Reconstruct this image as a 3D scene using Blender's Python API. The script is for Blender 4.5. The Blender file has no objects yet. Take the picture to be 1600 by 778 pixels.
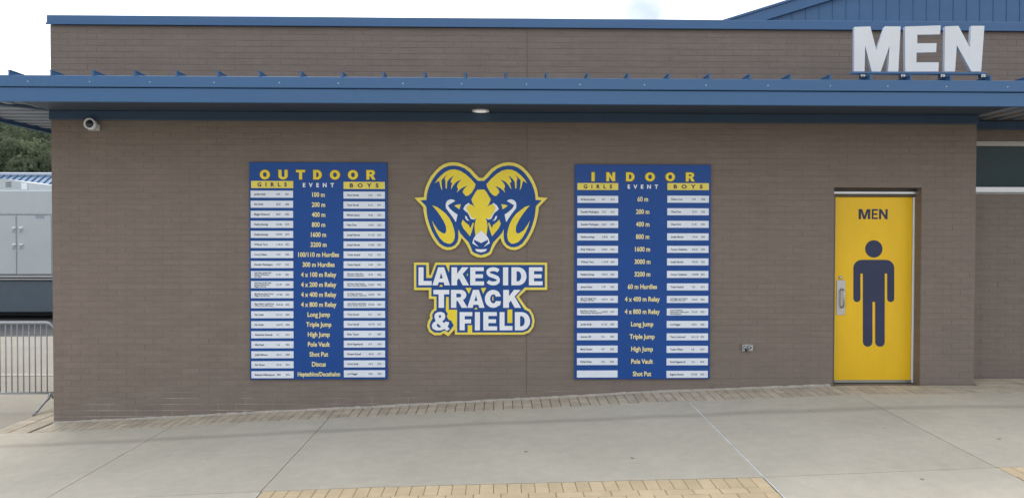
import bpy, bmesh, math, random
import numpy as np
from mathutils import Vector, Matrix
from mathutils.geometry import tessellate_polygon
rnd = random.Random(7)
sc = bpy.context.scene
COL = sc.collection
R = math.radians

# ------------------------------------------------------------------ camera, sky, sun, exposure
YAW, PITCH, ROLL, DIST, CZ, FPX = .0196, .0171, .0016, 8.308, 1.90, 1150.0
def _axes():
    cy, sy, cp, sp = math.cos(YAW), math.sin(YAW), math.cos(PITCH), math.sin(PITCH)
    w = Vector((sy*cp, cy*cp, -sp)); r = Vector((cy, -sy, 0)); u = r.cross(w)
    cr, sr = math.cos(ROLL), math.sin(ROLL)
    return r*cr+u*sr, u*cr-r*sr, w
AR, AU, AW = _axes()
cam_data = bpy.data.cameras.new('camera'); cam = bpy.data.objects.new('camera', cam_data); COL.objects.link(cam)
cam_data.sensor_width = 36; cam_data.lens = FPX/1600*36; cam_data.clip_end = 3000; cam_data.clip_start = .05
m = Matrix((AR, AU, -AW)).transposed().to_4x4(); m.translation = (0, -DIST, CZ); cam.matrix_world = m
sc.camera = cam
SUN_EL, SUN_AZ = 52, -28        # sun behind the building, a little to the left (azimuth from +Y towards +X)
world = bpy.data.worlds.new('World'); sc.world = world; world.use_nodes = True
nt = world.node_tree; nt.nodes.clear()
out = nt.nodes.new('ShaderNodeOutputWorld'); bg = nt.nodes.new('ShaderNodeBackground')
sky = nt.nodes.new('ShaderNodeTexSky'); sky.sky_type = 'NISHITA'; sky.sun_disc = False
sky.sun_elevation = R(SUN_EL); sky.sun_rotation = R(SUN_AZ); sky.dust_density = 2.0; sky.air_density = 1.0
tc = nt.nodes.new('ShaderNodeTexCoord'); nz = nt.nodes.new('ShaderNodeTexNoise')
nz.inputs['Scale'].default_value = 4.2; nz.inputs['Detail'].default_value = 6; nz.inputs['Roughness'].default_value = .5
nz.inputs['Distortion'].default_value = .3
rp = nt.nodes.new('ShaderNodeValToRGB'); rp.color_ramp.elements[0].position = .42; rp.color_ramp.elements[1].position = .52
rp.color_ramp.elements[0].color = (.25, .25, .25, 1)
mx = nt.nodes.new('ShaderNodeMix'); mx.data_type = 'RGBA'
mx.inputs[7].default_value = (9.8, 9.85, 10.0, 1)      # bright cloud deck, same units as the sky texture
nc = nt.nodes.new('ShaderNodeTexNoise'); nc.inputs['Scale'].default_value = 3.4; nc.inputs['Detail'].default_value = 5
mc = nt.nodes.new('ShaderNodeMix'); mc.data_type = 'RGBA'; rc = nt.nodes.new('ShaderNodeValToRGB')
rc.color_ramp.elements[0].position = .45; rc.color_ramp.elements[1].position = .63
mc.inputs[6].default_value = (10.4, 10.4, 10.4, 1); mc.inputs[7].default_value = (3.1, 3.8, 5.0, 1)
mpc = nt.nodes.new('ShaderNodeMapping'); mpc.inputs['Location'].default_value = (1.46, 0.82, 0.0)
nt.links.new(tc.outputs['Generated'], mpc.inputs['Vector']); nt.links.new(mpc.outputs['Vector'], nc.inputs['Vector']); nt.links.new(nc.outputs['Fac'], rc.inputs['Fac']); nt.links.new(rc.outputs['Color'], mc.inputs['Factor'])
nt.links.new(mc.outputs[2], mx.inputs[7])
nt.links.new(tc.outputs['Generated'], nz.inputs['Vector']); nt.links.new(nz.outputs['Fac'], rp.inputs['Fac'])
nt.links.new(rp.outputs['Color'], mx.inputs['Factor']); nt.links.new(sky.outputs['Color'], mx.inputs[6])
nt.links.new(mx.outputs[2], bg.inputs['Color']); bg.inputs['Strength'].default_value = .10
nt.links.new(bg.outputs['Background'], out.inputs['Surface'])
sd = bpy.data.lights.new('sun', 'SUN'); sd.energy = 0.7; sd.angle = R(22); sd.color = (1, .96, .9)
sun = bpy.data.objects.new('sun', sd); COL.objects.link(sun)
el, az = R(SUN_EL), R(SUN_AZ)
sun.rotation_euler = Vector((math.sin(az)*math.cos(el), math.cos(az)*math.cos(el), math.sin(el))).to_track_quat('Z', 'Y').to_euler()
sc.view_settings.view_transform = 'Standard'; sc.view_settings.look = 'None'
sc.view_settings.gamma = 1; sc.view_settings.exposure = 0.93
sc.cycles.use_denoising = True

# ------------------------------------------------------------------ helpers
def P(px, py, Y):
    """photo pixel -> world (X, Z) on the vertical plane Y"""
    d = AW + AR*((px-800)/FPX) - AU*((py-389)/FPX)
    t = (Y+DIST)/d.y
    return (d.x*t, d.z*t+CZ)
def PG(px, py, Z):
    """photo pixel -> world (X, Y) on the horizontal plane Z"""
    d = AW + AR*((px-800)/FPX) - AU*((py-389)/FPX)
    t = (Z-CZ)/d.z
    return (d.x*t, d.y*t-DIST)

MATS = {}
def mat(name, col, rough=.6, metal=0, var=0, vscale=4, bump=0, bscale=60, stretch=(1,1,1), detail=5, spec=.5, coat=0):
    if name in MATS: return MATS[name]
    M = bpy.data.materials.new(name); M.use_nodes = True; t = M.node_tree
    b = t.nodes['Principled BSDF']
    b.inputs['Roughness'].default_value = rough; b.inputs['Metallic'].default_value = metal
    b.inputs['Specular IOR Level'].default_value = spec; b.inputs['Coat Weight'].default_value = coat
    b.inputs['Base Color'].default_value = (*col, 1)
    co = t.nodes.new('ShaderNodeTexCoord'); mp = t.nodes.new('ShaderNodeMapping'); mp.inputs['Scale'].default_value = stretch
    geo = t.nodes.new('ShaderNodeNewGeometry'); t.links.new(geo.outputs['Position'], mp.inputs['Vector'])
    if var:
        n = t.nodes.new('ShaderNodeTexNoise'); n.inputs['Scale'].default_value = vscale; n.inputs['Detail'].default_value = detail
        n.inputs['Roughness'].default_value = .6
        t.links.new(mp.outputs['Vector'], n.inputs['Vector'])
        r = t.nodes.new('ShaderNodeValToRGB'); r.color_ramp.elements[0].position = .3; r.color_ramp.elements[1].position = .7
        r.color_ramp.elements[0].color = (*[c*(1-var) for c in col], 1); r.color_ramp.elements[1].color = (*[min(1, c*(1+var)) for c in col], 1)
        t.links.new(n.outputs['Fac'], r.inputs['Fac']); t.links.new(r.outputs['Color'], b.inputs['Base Color'])
    if bump:
        n2 = t.nodes.new('ShaderNodeTexNoise'); n2.inputs['Scale'].default_value = bscale; n2.inputs['Detail'].default_value = 4
        t.links.new(mp.outputs['Vector'], n2.inputs['Vector'])
        bp = t.nodes.new('ShaderNodeBump'); bp.inputs['Strength'].default_value = bump; bp.inputs['Distance'].default_value = .01
        t.links.new(n2.outputs['Fac'], bp.inputs['Height']); t.links.new(bp.outputs['Normal'], b.inputs['Normal'])
    MATS[name] = M
    return M
def nodes_of(M): return M.node_tree, M.node_tree.nodes['Principled BSDF']

def link(o, parent=None):
    COL.objects.link(o)
    if parent: o.parent = parent
    return o
def tag(o, label=None, cat=None, group=None, kind=None):
    if label: o['label'] = label
    if cat: o['category'] = cat
    if group: o['group'] = group
    if kind: o['kind'] = kind
    return o
def thing(name, label, cat, loc=(0,0,0), group=None, kind=None):
    o = link(bpy.data.objects.new(name, None)); o.location = loc; o.empty_display_size = .1
    return tag(o, label, cat, group, kind)
def obj(name, me, parent=None, mt=None, smooth=False):
    if mt: me.materials.append(mt)
    if smooth: me.polygons.foreach_set('use_smooth', [True]*len(me.polygons))
    o = bpy.data.objects.new(name, me); link(o)
    if parent:
        o.parent = parent; o.matrix_parent_inverse = Matrix.Translation(-wloc(parent))
    return o
def wloc(o):
    # a root is translated; a part sits at the world origin because it carries the inverse
    return o.location if o.parent is None else Vector((0,0,0))
class MB:
    """collects geometry in world coordinates; build() makes ONE mesh object"""
    def __init__(s): s.v = []; s.f = []
    def add(s, v, f):
        k = len(s.v); s.v += [tuple(p) for p in v]; s.f += [tuple(i+k for i in q) for q in f]; return s
    def box(s, x0, x1, y0, y1, z0, z1):
        v = [(x,y,z) for z in (z0,z1) for y in (y0,y1) for x in (x0,x1)]
        return s.add(v, [(0,2,3,1),(4,5,7,6),(0,1,5,4),(2,6,7,3),(0,4,6,2),(1,3,7,5)])
    def bevbox(s, x0, x1, y0, y1, z0, z1, b=.004):
        bm = bmesh.new(); bmesh.ops.create_cube(bm, size=1)
        for v in bm.verts:
            v.co = ((x0+x1)/2+v.co.x*(x1-x0), (y0+y1)/2+v.co.y*(y1-y0), (z0+z1)/2+v.co.z*(z1-z0))
        bmesh.ops.bevel(bm, geom=bm.edges[:], offset=b, segments=1, affect='EDGES')
        bm.verts.index_update(); s.add([v.co[:] for v in bm.verts], [[v.index for v in f.verts] for f in bm.faces]); bm.free(); return s
    def tube(s, pts, r, n=8, cap=True):
        pts = [Vector(p) for p in pts]; rings = []
        prev = None
        for i, p in enumerate(pts):
            d = (pts[min(i+1, len(pts)-1)]-pts[max(i-1, 0)]).normalized()
            a = Vector((0,0,1)) if abs(d.z) < .9 else Vector((1,0,0))
            if prev is not None: a = prev
            e1 = (a-d*a.dot(d)).normalized(); e2 = d.cross(e1); prev = e1
            rr = r[i] if isinstance(r, (list, tuple)) else r
            rings.append([p+e1*rr*math.cos(2*math.pi*k/n)+e2*rr*math.sin(2*math.pi*k/n) for k in range(n)])
        v = [q for g in rings for q in g]; f = []
        for i in range(len(rings)-1):
            for k in range(n): f.append((i*n+k, i*n+(k+1)%n, (i+1)*n+(k+1)%n, (i+1)*n+k))
        if cap: f.append(tuple(range(n))[::-1]); f.append(tuple((len(rings)-1)*n+k for k in range(n)))
        return s.add(v, f)
    def slab(s, loops, yf, th):
        """flat plate in the XZ plane, front (towards -Y) at yf; loops[0] outer, others holes"""
        pts = [p for l in loops for p in l]; n = len(pts)
        tris = tessellate_polygon([[Vector((x, z, 0)) for x, z in l] for l in loops])
        v = [(x, yf, z) for x, z in pts]+[(x, yf+th, z) for x, z in pts]; f = []
        for t in tris:
            a, b, c = (Vector(pts[i]) for i in t)
            if (b-a).cross(c-a) < 0: t = (t[0], t[2], t[1])
            f.append(tuple(t)); f.append(tuple(i+n for i in t[::-1]))
        k = 0
        for li, l in enumerate(loops):
            m_ = len(l); area = sum(l[i][0]*l[(i+1)%m_][1]-l[(i+1)%m_][0]*l[i][1] for i in range(m_))
            for i in range(m_):
                a, b = k+i, k+(i+1)%m_
                q = (a, a+n, b+n, b)
                ccw = area > 0
                if (li > 0): ccw = not ccw
                f.append(q if ccw else q[::-1])
            k += m_
        return s.add(v, f)
    def build(s, name, mt, parent=None, smooth=False):
        me = bpy.data.meshes.new(name); me.from_pydata(s.v, [], s.f); me.validate(); me.update()
        return obj(name, me, parent, mt, smooth)
def arc(cx, cy, rx, ry, a0, a1, n=8):
    return [(cx+rx*math.cos(R(a0+(a1-a0)*i/n)), cy+ry*math.sin(R(a0+(a1-a0)*i/n))) for i in range(n+1)]
def disc_y(cx, cz, r, n=24): return arc(cx, cz, r, r, 0, 360*(n-1)/n, n-1)

# text: curves converted in one batch
TEXTQ = []
def text_part(name, pieces, yf, th, mt, parent):
    """pieces: (string, x0, x1 or None, zc, capheight, offset, spacing, align)"""
    TEXTQ.append((name, pieces, yf, th, mt, parent))
def flush_text():
    tmp = []
    for q in TEXTQ:
        for pc in q[1]:
            c = bpy.data.curves.new('tmp', 'FONT'); c.body = pc[0]; c.size = 1; c.offset = pc[5]; c.space_character = pc[6]
            c.resolution_u = 3; c.fill_mode = 'FRONT'; o = bpy.data.objects.new('tmp', c); COL.objects.link(o); tmp.append(o)
    bpy.context.view_layer.update(); dg = bpy.context.evaluated_depsgraph_get()
    it = iter(tmp)
    for name, pieces, yf, th, mt, parent in TEXTQ:
        b = MB()
        for (s_, x0, x1, zc, cap, off, sp, al) in pieces:
            me = bpy.data.meshes.new_from_object(next(it).evaluated_get(dg))
            if not me.vertices: continue
            xs = [v.co.x for v in me.vertices]; mnx, mxx = min(xs), max(xs)
            k = cap/.69                                   # cap height of the built-in face
            if x1 is not None and al == 'fit': kx = (x1-x0)/(mxx-mnx); ox = x0-mnx*kx
            elif al == 'mid': kx = k*.82; ox = (x0+x1)/2-(mnx+mxx)/2*kx
            else: kx = k*.78; ox = x0-mnx*kx
            vv = [(v.co.x*kx+ox, yf, zc-cap/2+v.co.y*k) for v in me.vertices]
            ff = []
            for p in me.polygons:
                t = list(p.vertices)
                a, bb, cc = (Vector((vv[i][0], vv[i][2])) for i in t[:3])
                ff.append(t)
            b.add(vv, ff); bpy.data.meshes.remove(me)
        o = b.build(name, mt, parent)
        bm = bmesh.new(); bm.from_mesh(o.data)
        for f in bm.faces:
            if f.normal.y > 0: f.normal_flip()
        bm.to_mesh(o.data); bm.free()
    for o in tmp:
        c = o.data; bpy.data.objects.remove(o); bpy.data.curves.remove(c)

# heavy block capitals in the unit square
def stroke(pts, w):
    pts = [Vector(p) for p in pts]; L = []; Rr = []
    for i, p in enumerate(pts):
        d = (pts[min(i+1, len(pts)-1)]-pts[max(i-1, 0)]).normalized(); n = Vector((-d.y, d.x))
        L.append(tuple(p+n*w/2)); Rr.append(tuple(p-n*w/2))
    return L+Rr[::-1]
def glyph(ch):
    if ch == 'L': return [[(0,0),(1,0),(1,.24),(.38,.24),(.38,1),(0,1)]]
    if ch == 'I': return [[(0,0),(1,0),(1,1),(0,1)]]
    if ch == 'E': return [[(0,0),(1,0),(1,.22),(.37,.22),(.37,.4),(.92,.4),(.92,.61),(.37,.61),(.37,.79),(.98,.79),(.98,1),(0,1)]]
    if ch == 'F': return [[(0,0),(.4,0),(.4,.38),(.9,.38),(.9,.6),(.4,.6),(.4,.78),(1,.78),(1,1),(0,1)]]
    if ch == 'T': return [[(.33,0),(.67,0),(.67,.75),(1,.75),(1,1),(0,1),(0,.75),(.33,.75)]]
    if ch == 'A': return [[(0,0),(.31,0),(.355,.17),(.645,.17),(.69,0),(1,0),(.67,1),(.33,1)], [(.41,.38),(.5,.7),(.59,.38)]]
    if ch == 'K': return [[(0,0),(.32,0),(.32,.27),(.43,.4),(.64,0),(1,0),(.64,.63),(.98,1),(.6,1),(.32,.64),(.32,1),(0,1)]]
    if ch == 'M': return [[(0,0),(.24,0),(.24,.62),(.4,0),(.6,0),(.76,.62),(.76,0),(1,0),(1,1),(.68,1),(.5,.42),(.32,1),(0,1)]]
    if ch == 'N': return [[(0,0),(.32,0),(.32,.55),(.68,0),(1,0),(1,1),(.68,1),(.68,.45),(.32,1),(0,1)]]
    if ch == 'D': return [[(0,0)]+arc(.45,.5,.55,.5,-90,90,14)+[(0,1)], [(.34,.22)]+[(x,y) for x,y in arc(.43,.5,.22,.28,-90,90,10)]+[(.34,.78)]]
    if ch == 'O': return [arc(.5,.5,.5,.5,0,345,23), arc(.5,.5,.2,.26,0,345,23)]
    if ch == 'U': return [[(0,1)]+arc(.5,.4,.5,.4,180,360,14)+[(1,1),(.66,1)]+arc(.5,.4,.16,.17,360,180,8)+[(.34,1)]]
    if ch == 'C':
        o = arc(.52,.5,.52,.5,48,312,20); i = arc(.53,.5,.2,.25,312,48,14)
        return [o+[(.93,.12),(1,.36),(.69,.38)]+i[1:-1]+[(.69,.62),(1,.64)]]
    if ch == 'R': return [[(0,0),(.33,0),(.33,.38),(.42,.38),(.66,0),(1.02,0),(.74,.44)]+arc(.6,.71,.35,.29,-60,90,9)+[(0,1)], [(.33,.58)]+arc(.53,.685,.1,.105,-90,90,6)+[(.33,.79)]]
    if ch == 'S':
        sp = arc(.5,.735,.36,.16,18,90,6)+arc(.5,.735,.355,.16,90,180,6)[1:]+[(.17,.66),(.25,.585),(.4,.535),(.62,.475),(.79,.405)]+[(.84,.32)]+arc(.5,.265,.345,.16,0,-90,6)[1:]+arc(.5,.265,.36,.16,-90,-168,6)[1:]
        return [stroke(sp, .215)]
    raise KeyError(ch)
def put(ch, x0, x1, z0, z1):
    return [[(x0+(x1-x0)*a, z0+(z1-z0)*b) for a, b in l] for l in glyph(ch)]

# ------------------------------------------------------------------ materials
M_brick = mat('painted_brick', (.215,.172,.143), .72, 0, .09, 2.2, .25, 220, (1,1,7), spec=.35)
M_mortar = mat('painted_mortar', (.208,.166,.138), .85, 0, .08, 3)
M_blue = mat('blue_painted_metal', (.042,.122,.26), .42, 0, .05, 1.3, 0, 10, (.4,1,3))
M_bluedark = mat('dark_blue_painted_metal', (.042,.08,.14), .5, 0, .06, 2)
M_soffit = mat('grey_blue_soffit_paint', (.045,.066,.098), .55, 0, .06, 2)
M_deck = mat('galvanised_roof_deck', (.25,.29,.35), .5, 0, .08, 3)
M_white = mat('white_sign_face', (.84,.86,.89), .5, 0, .03, 5)
M_edge = mat('letter_return_paint', (.34,.40,.5), .5)
M_silver = mat('brushed_aluminium', (.5,.5,.49), .33, .9, .06, 8, 0, 10, (1,1,20))
M_galv = mat('galvanised_steel', (.36,.375,.39), .45, .4, .12, 14)
M_board = mat('blue_printed_board', (.011,.07,.285), .36, 0, .06, .9, spec=.25)
M_plate = mat('pale_name_plate', (.76,.81,.88), .5, 0, .03, 9)
M_yel = mat('yellow_sign_print', (.87,.68,.03), .45, 0, .05, 5)
M_yel2 = mat('pale_yellow_trim', (.83,.68,.10), .45, 0, .05, 5)
M_cream = mat('cream_lettering', (.88,.76,.34), .5)
M_ink = mat('dark_ink', (.03,.035,.07), .5)
M_brown = mat('brown_edge_print', (.16,.09,.035), .5)
M_lblue = mat('blue_sign_print', (.014,.072,.27), .42, 0, .05, 4, spec=.22)
M_door = mat('yellow_door_paint', (.87,.53,.014), .38, 0, .07, 1.6, .05, 120, (1,1,.5), spec=.35)
M_navy = mat('navy_vinyl', (.04,.048,.10), .5, 0, .08, 5, spec=.25)
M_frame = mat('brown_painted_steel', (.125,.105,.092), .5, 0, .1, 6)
M_black = mat('black_rubber', (.012,.012,.013), .55)
M_glass = mat('dark_window_glass', (.018,.044,.052), .05, 0, spec=.12)
M_paver = mat('brown_paver', (.53,.455,.345), .85, 0, .16, 5, .5, 180)
M_ypaver = mat('buff_paver', (.64,.50,.31), .85, 0, .09, 6, .45, 180)
M_joint = mat('sand_joint', (.2,.18,.155), .95, 0, .2, 20)
M_sandbed = mat('sand_bed', (.17,.15,.12), .95, 0, .15, 12, .4, 150)
M_seal = mat('white_joint_sealant', (.62,.62,.58), .7, 0, .15, 9)
M_asphalt = mat('worn_asphalt', (.085,.085,.086), .9, 0, .2, 3, .5, 120)
M_tan = mat('tan_concrete', (.36,.33,.27), .9, 0, .1, 1.2, .25, 140)
M_light = mat('frosted_lamp_lens', (.8,.79,.74), .35)
M_trailer = mat('white_trailer_skin', (.47,.51,.52), .4, 0, .05, .8)
M_skirt = mat('slate_blue_panel', (.085,.115,.14), .35, 0, .1, 1.5)
M_leaf = mat('woodland_foliage', (.12,.15,.085), .7, 0, .5, .3)
M_bark = mat('bark', (.09,.07,.05), .9)
M_dry = mat('dry_leaf', (.07,.05,.035), .9)

t, b = nodes_of(M_light); b.inputs['Emission Color'].default_value = (1, .97, .9, 1); b.inputs['Emission Strength'].default_value = .2
t, b = nodes_of(M_leaf); tl = t.nodes.new('ShaderNodeBsdfTranslucent'); ms = t.nodes.new('ShaderNodeMixShader'); ms.inputs[0].default_value = .6
t.links.new(b.inputs['Base Color'].links[0].from_socket, tl.inputs['Color']); t.links.new(b.outputs[0], ms.inputs[1]); t.links.new(tl.outputs[0], ms.inputs[2])
t.links.new(ms.outputs[0], t.nodes['Material Output'].inputs['Surface'])
# per-piece variation for pavers (Object Info random)
for M_, amt in ((M_paver, .11), (M_ypaver, .08), (M_brick, .03)):
    t, b = nodes_of(M_); oi = t.nodes.new('ShaderNodeObjectInfo'); mr = t.nodes.new('ShaderNodeMapRange')
    mr.inputs['To Min'].default_value = 1-amt; mr.inputs['To Max'].default_value = 1+amt*.7
    src = b.inputs['Base Color'].links[0].from_socket
    mul = t.nodes.new('ShaderNodeMix'); mul.data_type = 'RGBA'; mul.blend_type = 'MULTIPLY'; mul.inputs['Factor'].default_value = 1
    t.links.new(oi.outputs['Random'], mr.inputs['Value']); t.links.new(src, mul.inputs[6]); t.links.new(mr.outputs['Result'], mul.inputs[7])
    t.links.new(mul.outputs[2], b.inputs['Base Color'])
t, b = nodes_of(M_brick)
def mn(op, a, bb=None, cl=False):
    n = t.nodes.new('ShaderNodeMath'); n.operation = op; n.use_clamp = cl
    for i, s_ in enumerate((a, bb)):
        if s_ is None: continue
        if isinstance(s_, (int, float)): n.inputs[i].default_value = s_
        else: t.links.new(s_, n.inputs[i])
    return n.outputs[0]
geo = t.nodes.new('ShaderNodeNewGeometry'); sx = t.nodes.new('ShaderNodeSeparateXYZ'); t.links.new(geo.outputs['Position'], sx.inputs[0])
row = mn('FLOOR', mn('DIVIDE', mn('ADD', sx.outputs['Z'], 1.0), .0677))
colm = mn('FLOOR', mn('ADD', mn('DIVIDE', mn('ADD', sx.outputs['X'], 4.966), .2032), mn('MULTIPLY', mn('MODULO', row, 2), .5)))
cb = t.nodes.new('ShaderNodeCombineXYZ'); t.links.new(colm, cb.inputs[0]); t.links.new(row, cb.inputs[1])
wn = t.nodes.new('ShaderNodeTexWhiteNoise'); wn.noise_dimensions = '2D'; t.links.new(cb.outputs[0], wn.inputs['Vector'])
g1 = t.nodes.new('ShaderNodeTexNoise'); g1.inputs['Scale'].default_value = 3.5; g1.inputs['Detail'].default_value = 7; t.links.new(geo.outputs['Position'], g1.inputs['Vector'])
low = mn('SUBTRACT', 1, mn('MULTIPLY', mn('ADD', sx.outputs['Z'], .25), 1.5), True)
dust = mn('MULTIPLY', mn('MULTIPLY', low, mn('SUBTRACT', mn('MULTIPLY', g1.outputs['Fac'], 2.6), .95, True)), .55)
mps = t.nodes.new('ShaderNodeMapping'); mps.inputs['Scale'].default_value = (5, 1, .35); t.links.new(geo.outputs['Position'], mps.inputs['Vector'])
g2 = t.nodes.new('ShaderNodeTexNoise'); g2.inputs['Scale'].default_value = 1.6; g2.inputs['Detail'].default_value = 5; t.links.new(mps.outputs[0], g2.inputs['Vector'])
fac = mn('ADD', mn('ADD', .98, mn('MULTIPLY', wn.outputs['Value'], .03)), mn('MULTIPLY', mn('SUBTRACT', g2.outputs['Fac'], .5), .16))
src = b.inputs['Base Color'].links[0].from_socket
m1 = t.nodes.new('ShaderNodeMix'); m1.data_type = 'RGBA'; m1.blend_type = 'MULTIPLY'; m1.inputs['Factor'].default_value = 1
t.links.new(src, m1.inputs[6]); t.links.new(fac, m1.inputs[7])
m2 = t.nodes.new('ShaderNodeMix'); m2.data_type = 'RGBA'; t.links.new(dust, m2.inputs['Factor']); t.links.new(m1.outputs[2], m2.inputs[6]); m2.inputs[7].default_value = (.2,.18,.145,1)
t.links.new(m2.outputs[2], b.inputs['Base Color'])
# pale worn joints low on the wall
t, b = nodes_of(M_mortar)
geo = t.nodes.new('ShaderNodeNewGeometry'); sx = t.nodes.new('ShaderNodeSeparateXYZ'); t.links.new(geo.outputs['Position'], sx.inputs[0])
wn = t.nodes.new('ShaderNodeTexNoise'); wn.inputs['Scale'].default_value = 2.6; wn.inputs['Detail'].default_value = 6; t.links.new(geo.outputs['Position'], wn.inputs['Vector'])
zr = t.nodes.new('ShaderNodeMapRange'); zr.inputs['From Min'].default_value = .62; zr.inputs['From Max'].default_value = -.1
t.links.new(sx.outputs['Z'], zr.inputs['Value'])
ad = t.nodes.new('ShaderNodeMath'); ad.operation = 'MULTIPLY'; t.links.new(zr.outputs['Result'], ad.inputs[0]); t.links.new(wn.outputs['Fac'], ad.inputs[1])
rw = t.nodes.new('ShaderNodeValToRGB'); rw.color_ramp.elements[0].position = .36; rw.color_ramp.elements[1].position = .52
t.links.new(ad.outputs[0], rw.inputs['Fac'])
mm = t.nodes.new('ShaderNodeMix'); mm.data_type = 'RGBA'; src = b.inputs['Base Color'].links[0].from_socket
t.links.new(rw.outputs['Color'], mm.inputs['Factor']); t.links.new(src, mm.inputs[6]); mm.inputs[7].default_value = (.36,.325,.29,1)
t.links.new(mm.outputs[2], b.inputs['Base Color'])
# concrete with a drip stain below the canopy edge
M_conc = mat('broomed_concrete', (.55,.50,.40), .88, 0, .08, .9, .22, 160, (1,1,1), detail=8)
t, b = nodes_of(M_conc)
geo = t.nodes.new('ShaderNodeNewGeometry'); sx = t.nodes.new('ShaderNodeSeparateXYZ'); t.links.new(geo.outputs['Position'], sx.inputs[0])
def mth(op, a, bb=None, cl=False):
    n = t.nodes.new('ShaderNodeMath'); n.operation = op; n.use_clamp = cl
    for i, s_ in enumerate((a, bb)):
        if s_ is None: continue
        if isinstance(s_, (int, float)): n.inputs[i].default_value = s_
        else: t.links.new(s_, n.inputs[i])
    return n.outputs[0]
n1 = t.nodes.new('ShaderNodeTexNoise'); n1.inputs['Scale'].default_value = 1.3; n1.inputs['Detail'].default_value = 7; t.links.new(geo.outputs['Position'], n1.inputs['Vector'])
n2 = t.nodes.new('ShaderNodeTexNoise'); n2.inputs['Scale'].default_value = 9; n2.inputs['Detail'].default_value = 8; t.links.new(geo.outputs['Position'], n2.inputs['Vector'])
wob = mth('MULTIPLY', mth('SUBTRACT', n1.outputs['Fac'], .5), .16)
dd = mth('ABSOLUTE', mth('ADD', mth('ADD', sx.outputs['Y'], .98), wob))
stain = mth('MULTIPLY', mth('SUBTRACT', 1, mth('MULTIPLY', dd, 9.0), True), mth('MULTIPLY', n2.outputs['Fac'], .62), True)
n3 = t.nodes.new('ShaderNodeTexNoise'); n3.inputs['Scale'].default_value = 70; n3.inputs['Detail'].default_value = 5; n3.inputs['Roughness'].default_value = .7; t.links.new(geo.outputs['Position'], n3.inputs['Vector'])
vo = t.nodes.new('ShaderNodeTexVoronoi'); vo.inputs['Scale'].default_value = 3.1; t.links.new(geo.outputs['Position'], vo.inputs['Vector'])      # gum and drip spots
spot = mth('MULTIPLY', mth('SUBTRACT', 1, mth('MULTIPLY', vo.outputs['Distance'], 16.0), True), .5)
vc = t.nodes.new('ShaderNodeTexVoronoi'); vc.feature = 'DISTANCE_TO_EDGE'; vc.inputs['Scale'].default_value = .42                              # hairline cracks
wv = t.nodes.new('ShaderNodeMixRGB'); wv.inputs['Fac'].default_value = .12; t.links.new(geo.outputs['Position'], wv.inputs[1]); t.links.new(n1.outputs['Color'], wv.inputs[2]); t.links.new(wv.outputs[0], vc.inputs['Vector'])
crack = mth('MULTIPLY', mth('SUBTRACT', 1, mth('MULTIPLY', vc.outputs['Distance'], 420.0), True), .0)
blot = mth('ADD', mth('MULTIPLY', mth('SUBTRACT', n2.outputs['Fac'], .5, False), .24), mth('MULTIPLY', mth('SUBTRACT', n3.outputs['Fac'], .5), .30))
blot = mth('SUBTRACT', mth('SUBTRACT', blot, mth('MULTIPLY', spot, mth('GREATER_THAN', n1.outputs['Fac'], .52))), crack)
fac = mth('SUBTRACT', mth('ADD', 1, blot), mth('MULTIPLY', stain, .8))
oi = t.nodes.new('ShaderNodeObjectInfo'); fac = mth('MULTIPLY', fac, mth('ADD', .95, mth('MULTIPLY', oi.outputs['Random'], .08)))
mul = t.nodes.new('ShaderNodeMix'); mul.data_type = 'RGBA'; mul.blend_type = 'MULTIPLY'; mul.inputs['Factor'].default_value = 1
src = b.inputs['Base Color'].links[0].from_socket
t.links.new(src, mul.inputs[6]); t.links.new(fac, mul.inputs[7]); t.links.new(mul.outputs[2], b.inputs['Base Color'])

# ------------------------------------------------------------------ ground: rises to the right along the wall
G0X = [-12, -6, -4.97, -3.43, -2.72, -1.28, -.56, .89, 1.62, 3.38, 3.9, 5.5, 12]
G0Z = [-2.12, -2.10, -2.092, -2.024, -1.985, -1.92, -1.882, -1.81, -1.768, -1.708, -1.688, -1.69, -1.70]
G1X = [-12, -6, -4.97, -1.79, -.87, 1.1, 2.06, 2.59, 3.89, 6, 12]
G1Z = [-2.13, -2.11, -2.075, -1.941, -1.911, -1.869, -1.851, -1.832, -1.783, -1.74, -1.72]
def gz(X, Y):
    d = max(0.0, -Y); s_ = min(d/2.7, 1.6)
    a = float(np.interp(X, G0X, G0Z)); b_ = float(np.interp(X, G1X, G1Z))
    if Y > 0 and X > -4.97: pass
    return a*(1-s_)+b_*s_+CZ
def gnormal(X, Y):
    e = .15
    return Vector((-(gz(X+e, Y)-gz(X-e, Y))/(2*e), -(gz(X, Y+e)-gz(X, Y-e))/(2*e), 1)).normalized()
def patch(x0, x1, y0, y1, dz, nx, ny, skirt=.05):
    b = MB(); v = []; f = []
    for j in range(ny+1):
        for i in range(nx+1):
            x = x0+(x1-x0)*i/nx; y = y0+(y1-y0)*j/ny; v.append((x, y, gz(x, y)+dz))
    W = nx+1
    for j in range(ny):
        for i in range(nx): f.append((j*W+i, j*W+i+1, (j+1)*W+i+1, (j+1)*W+i))
    b.add(v, f)
    ring = [i for i in range(W)]+[j*W+nx for j in range(1, ny+1)]+[ny*W+i for i in range(nx-1, -1, -1)]+[j*W for j in range(ny-1, 0, -1)]
    lo = [(v[i][0], v[i][1], v[i][2]-skirt) for i in ring]; n = len(ring)
    b.add([v[i] for i in ring]+lo, [(k, n+k, n+(k+1) % n, (k+1) % n) for k in range(n)])
    return b
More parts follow.
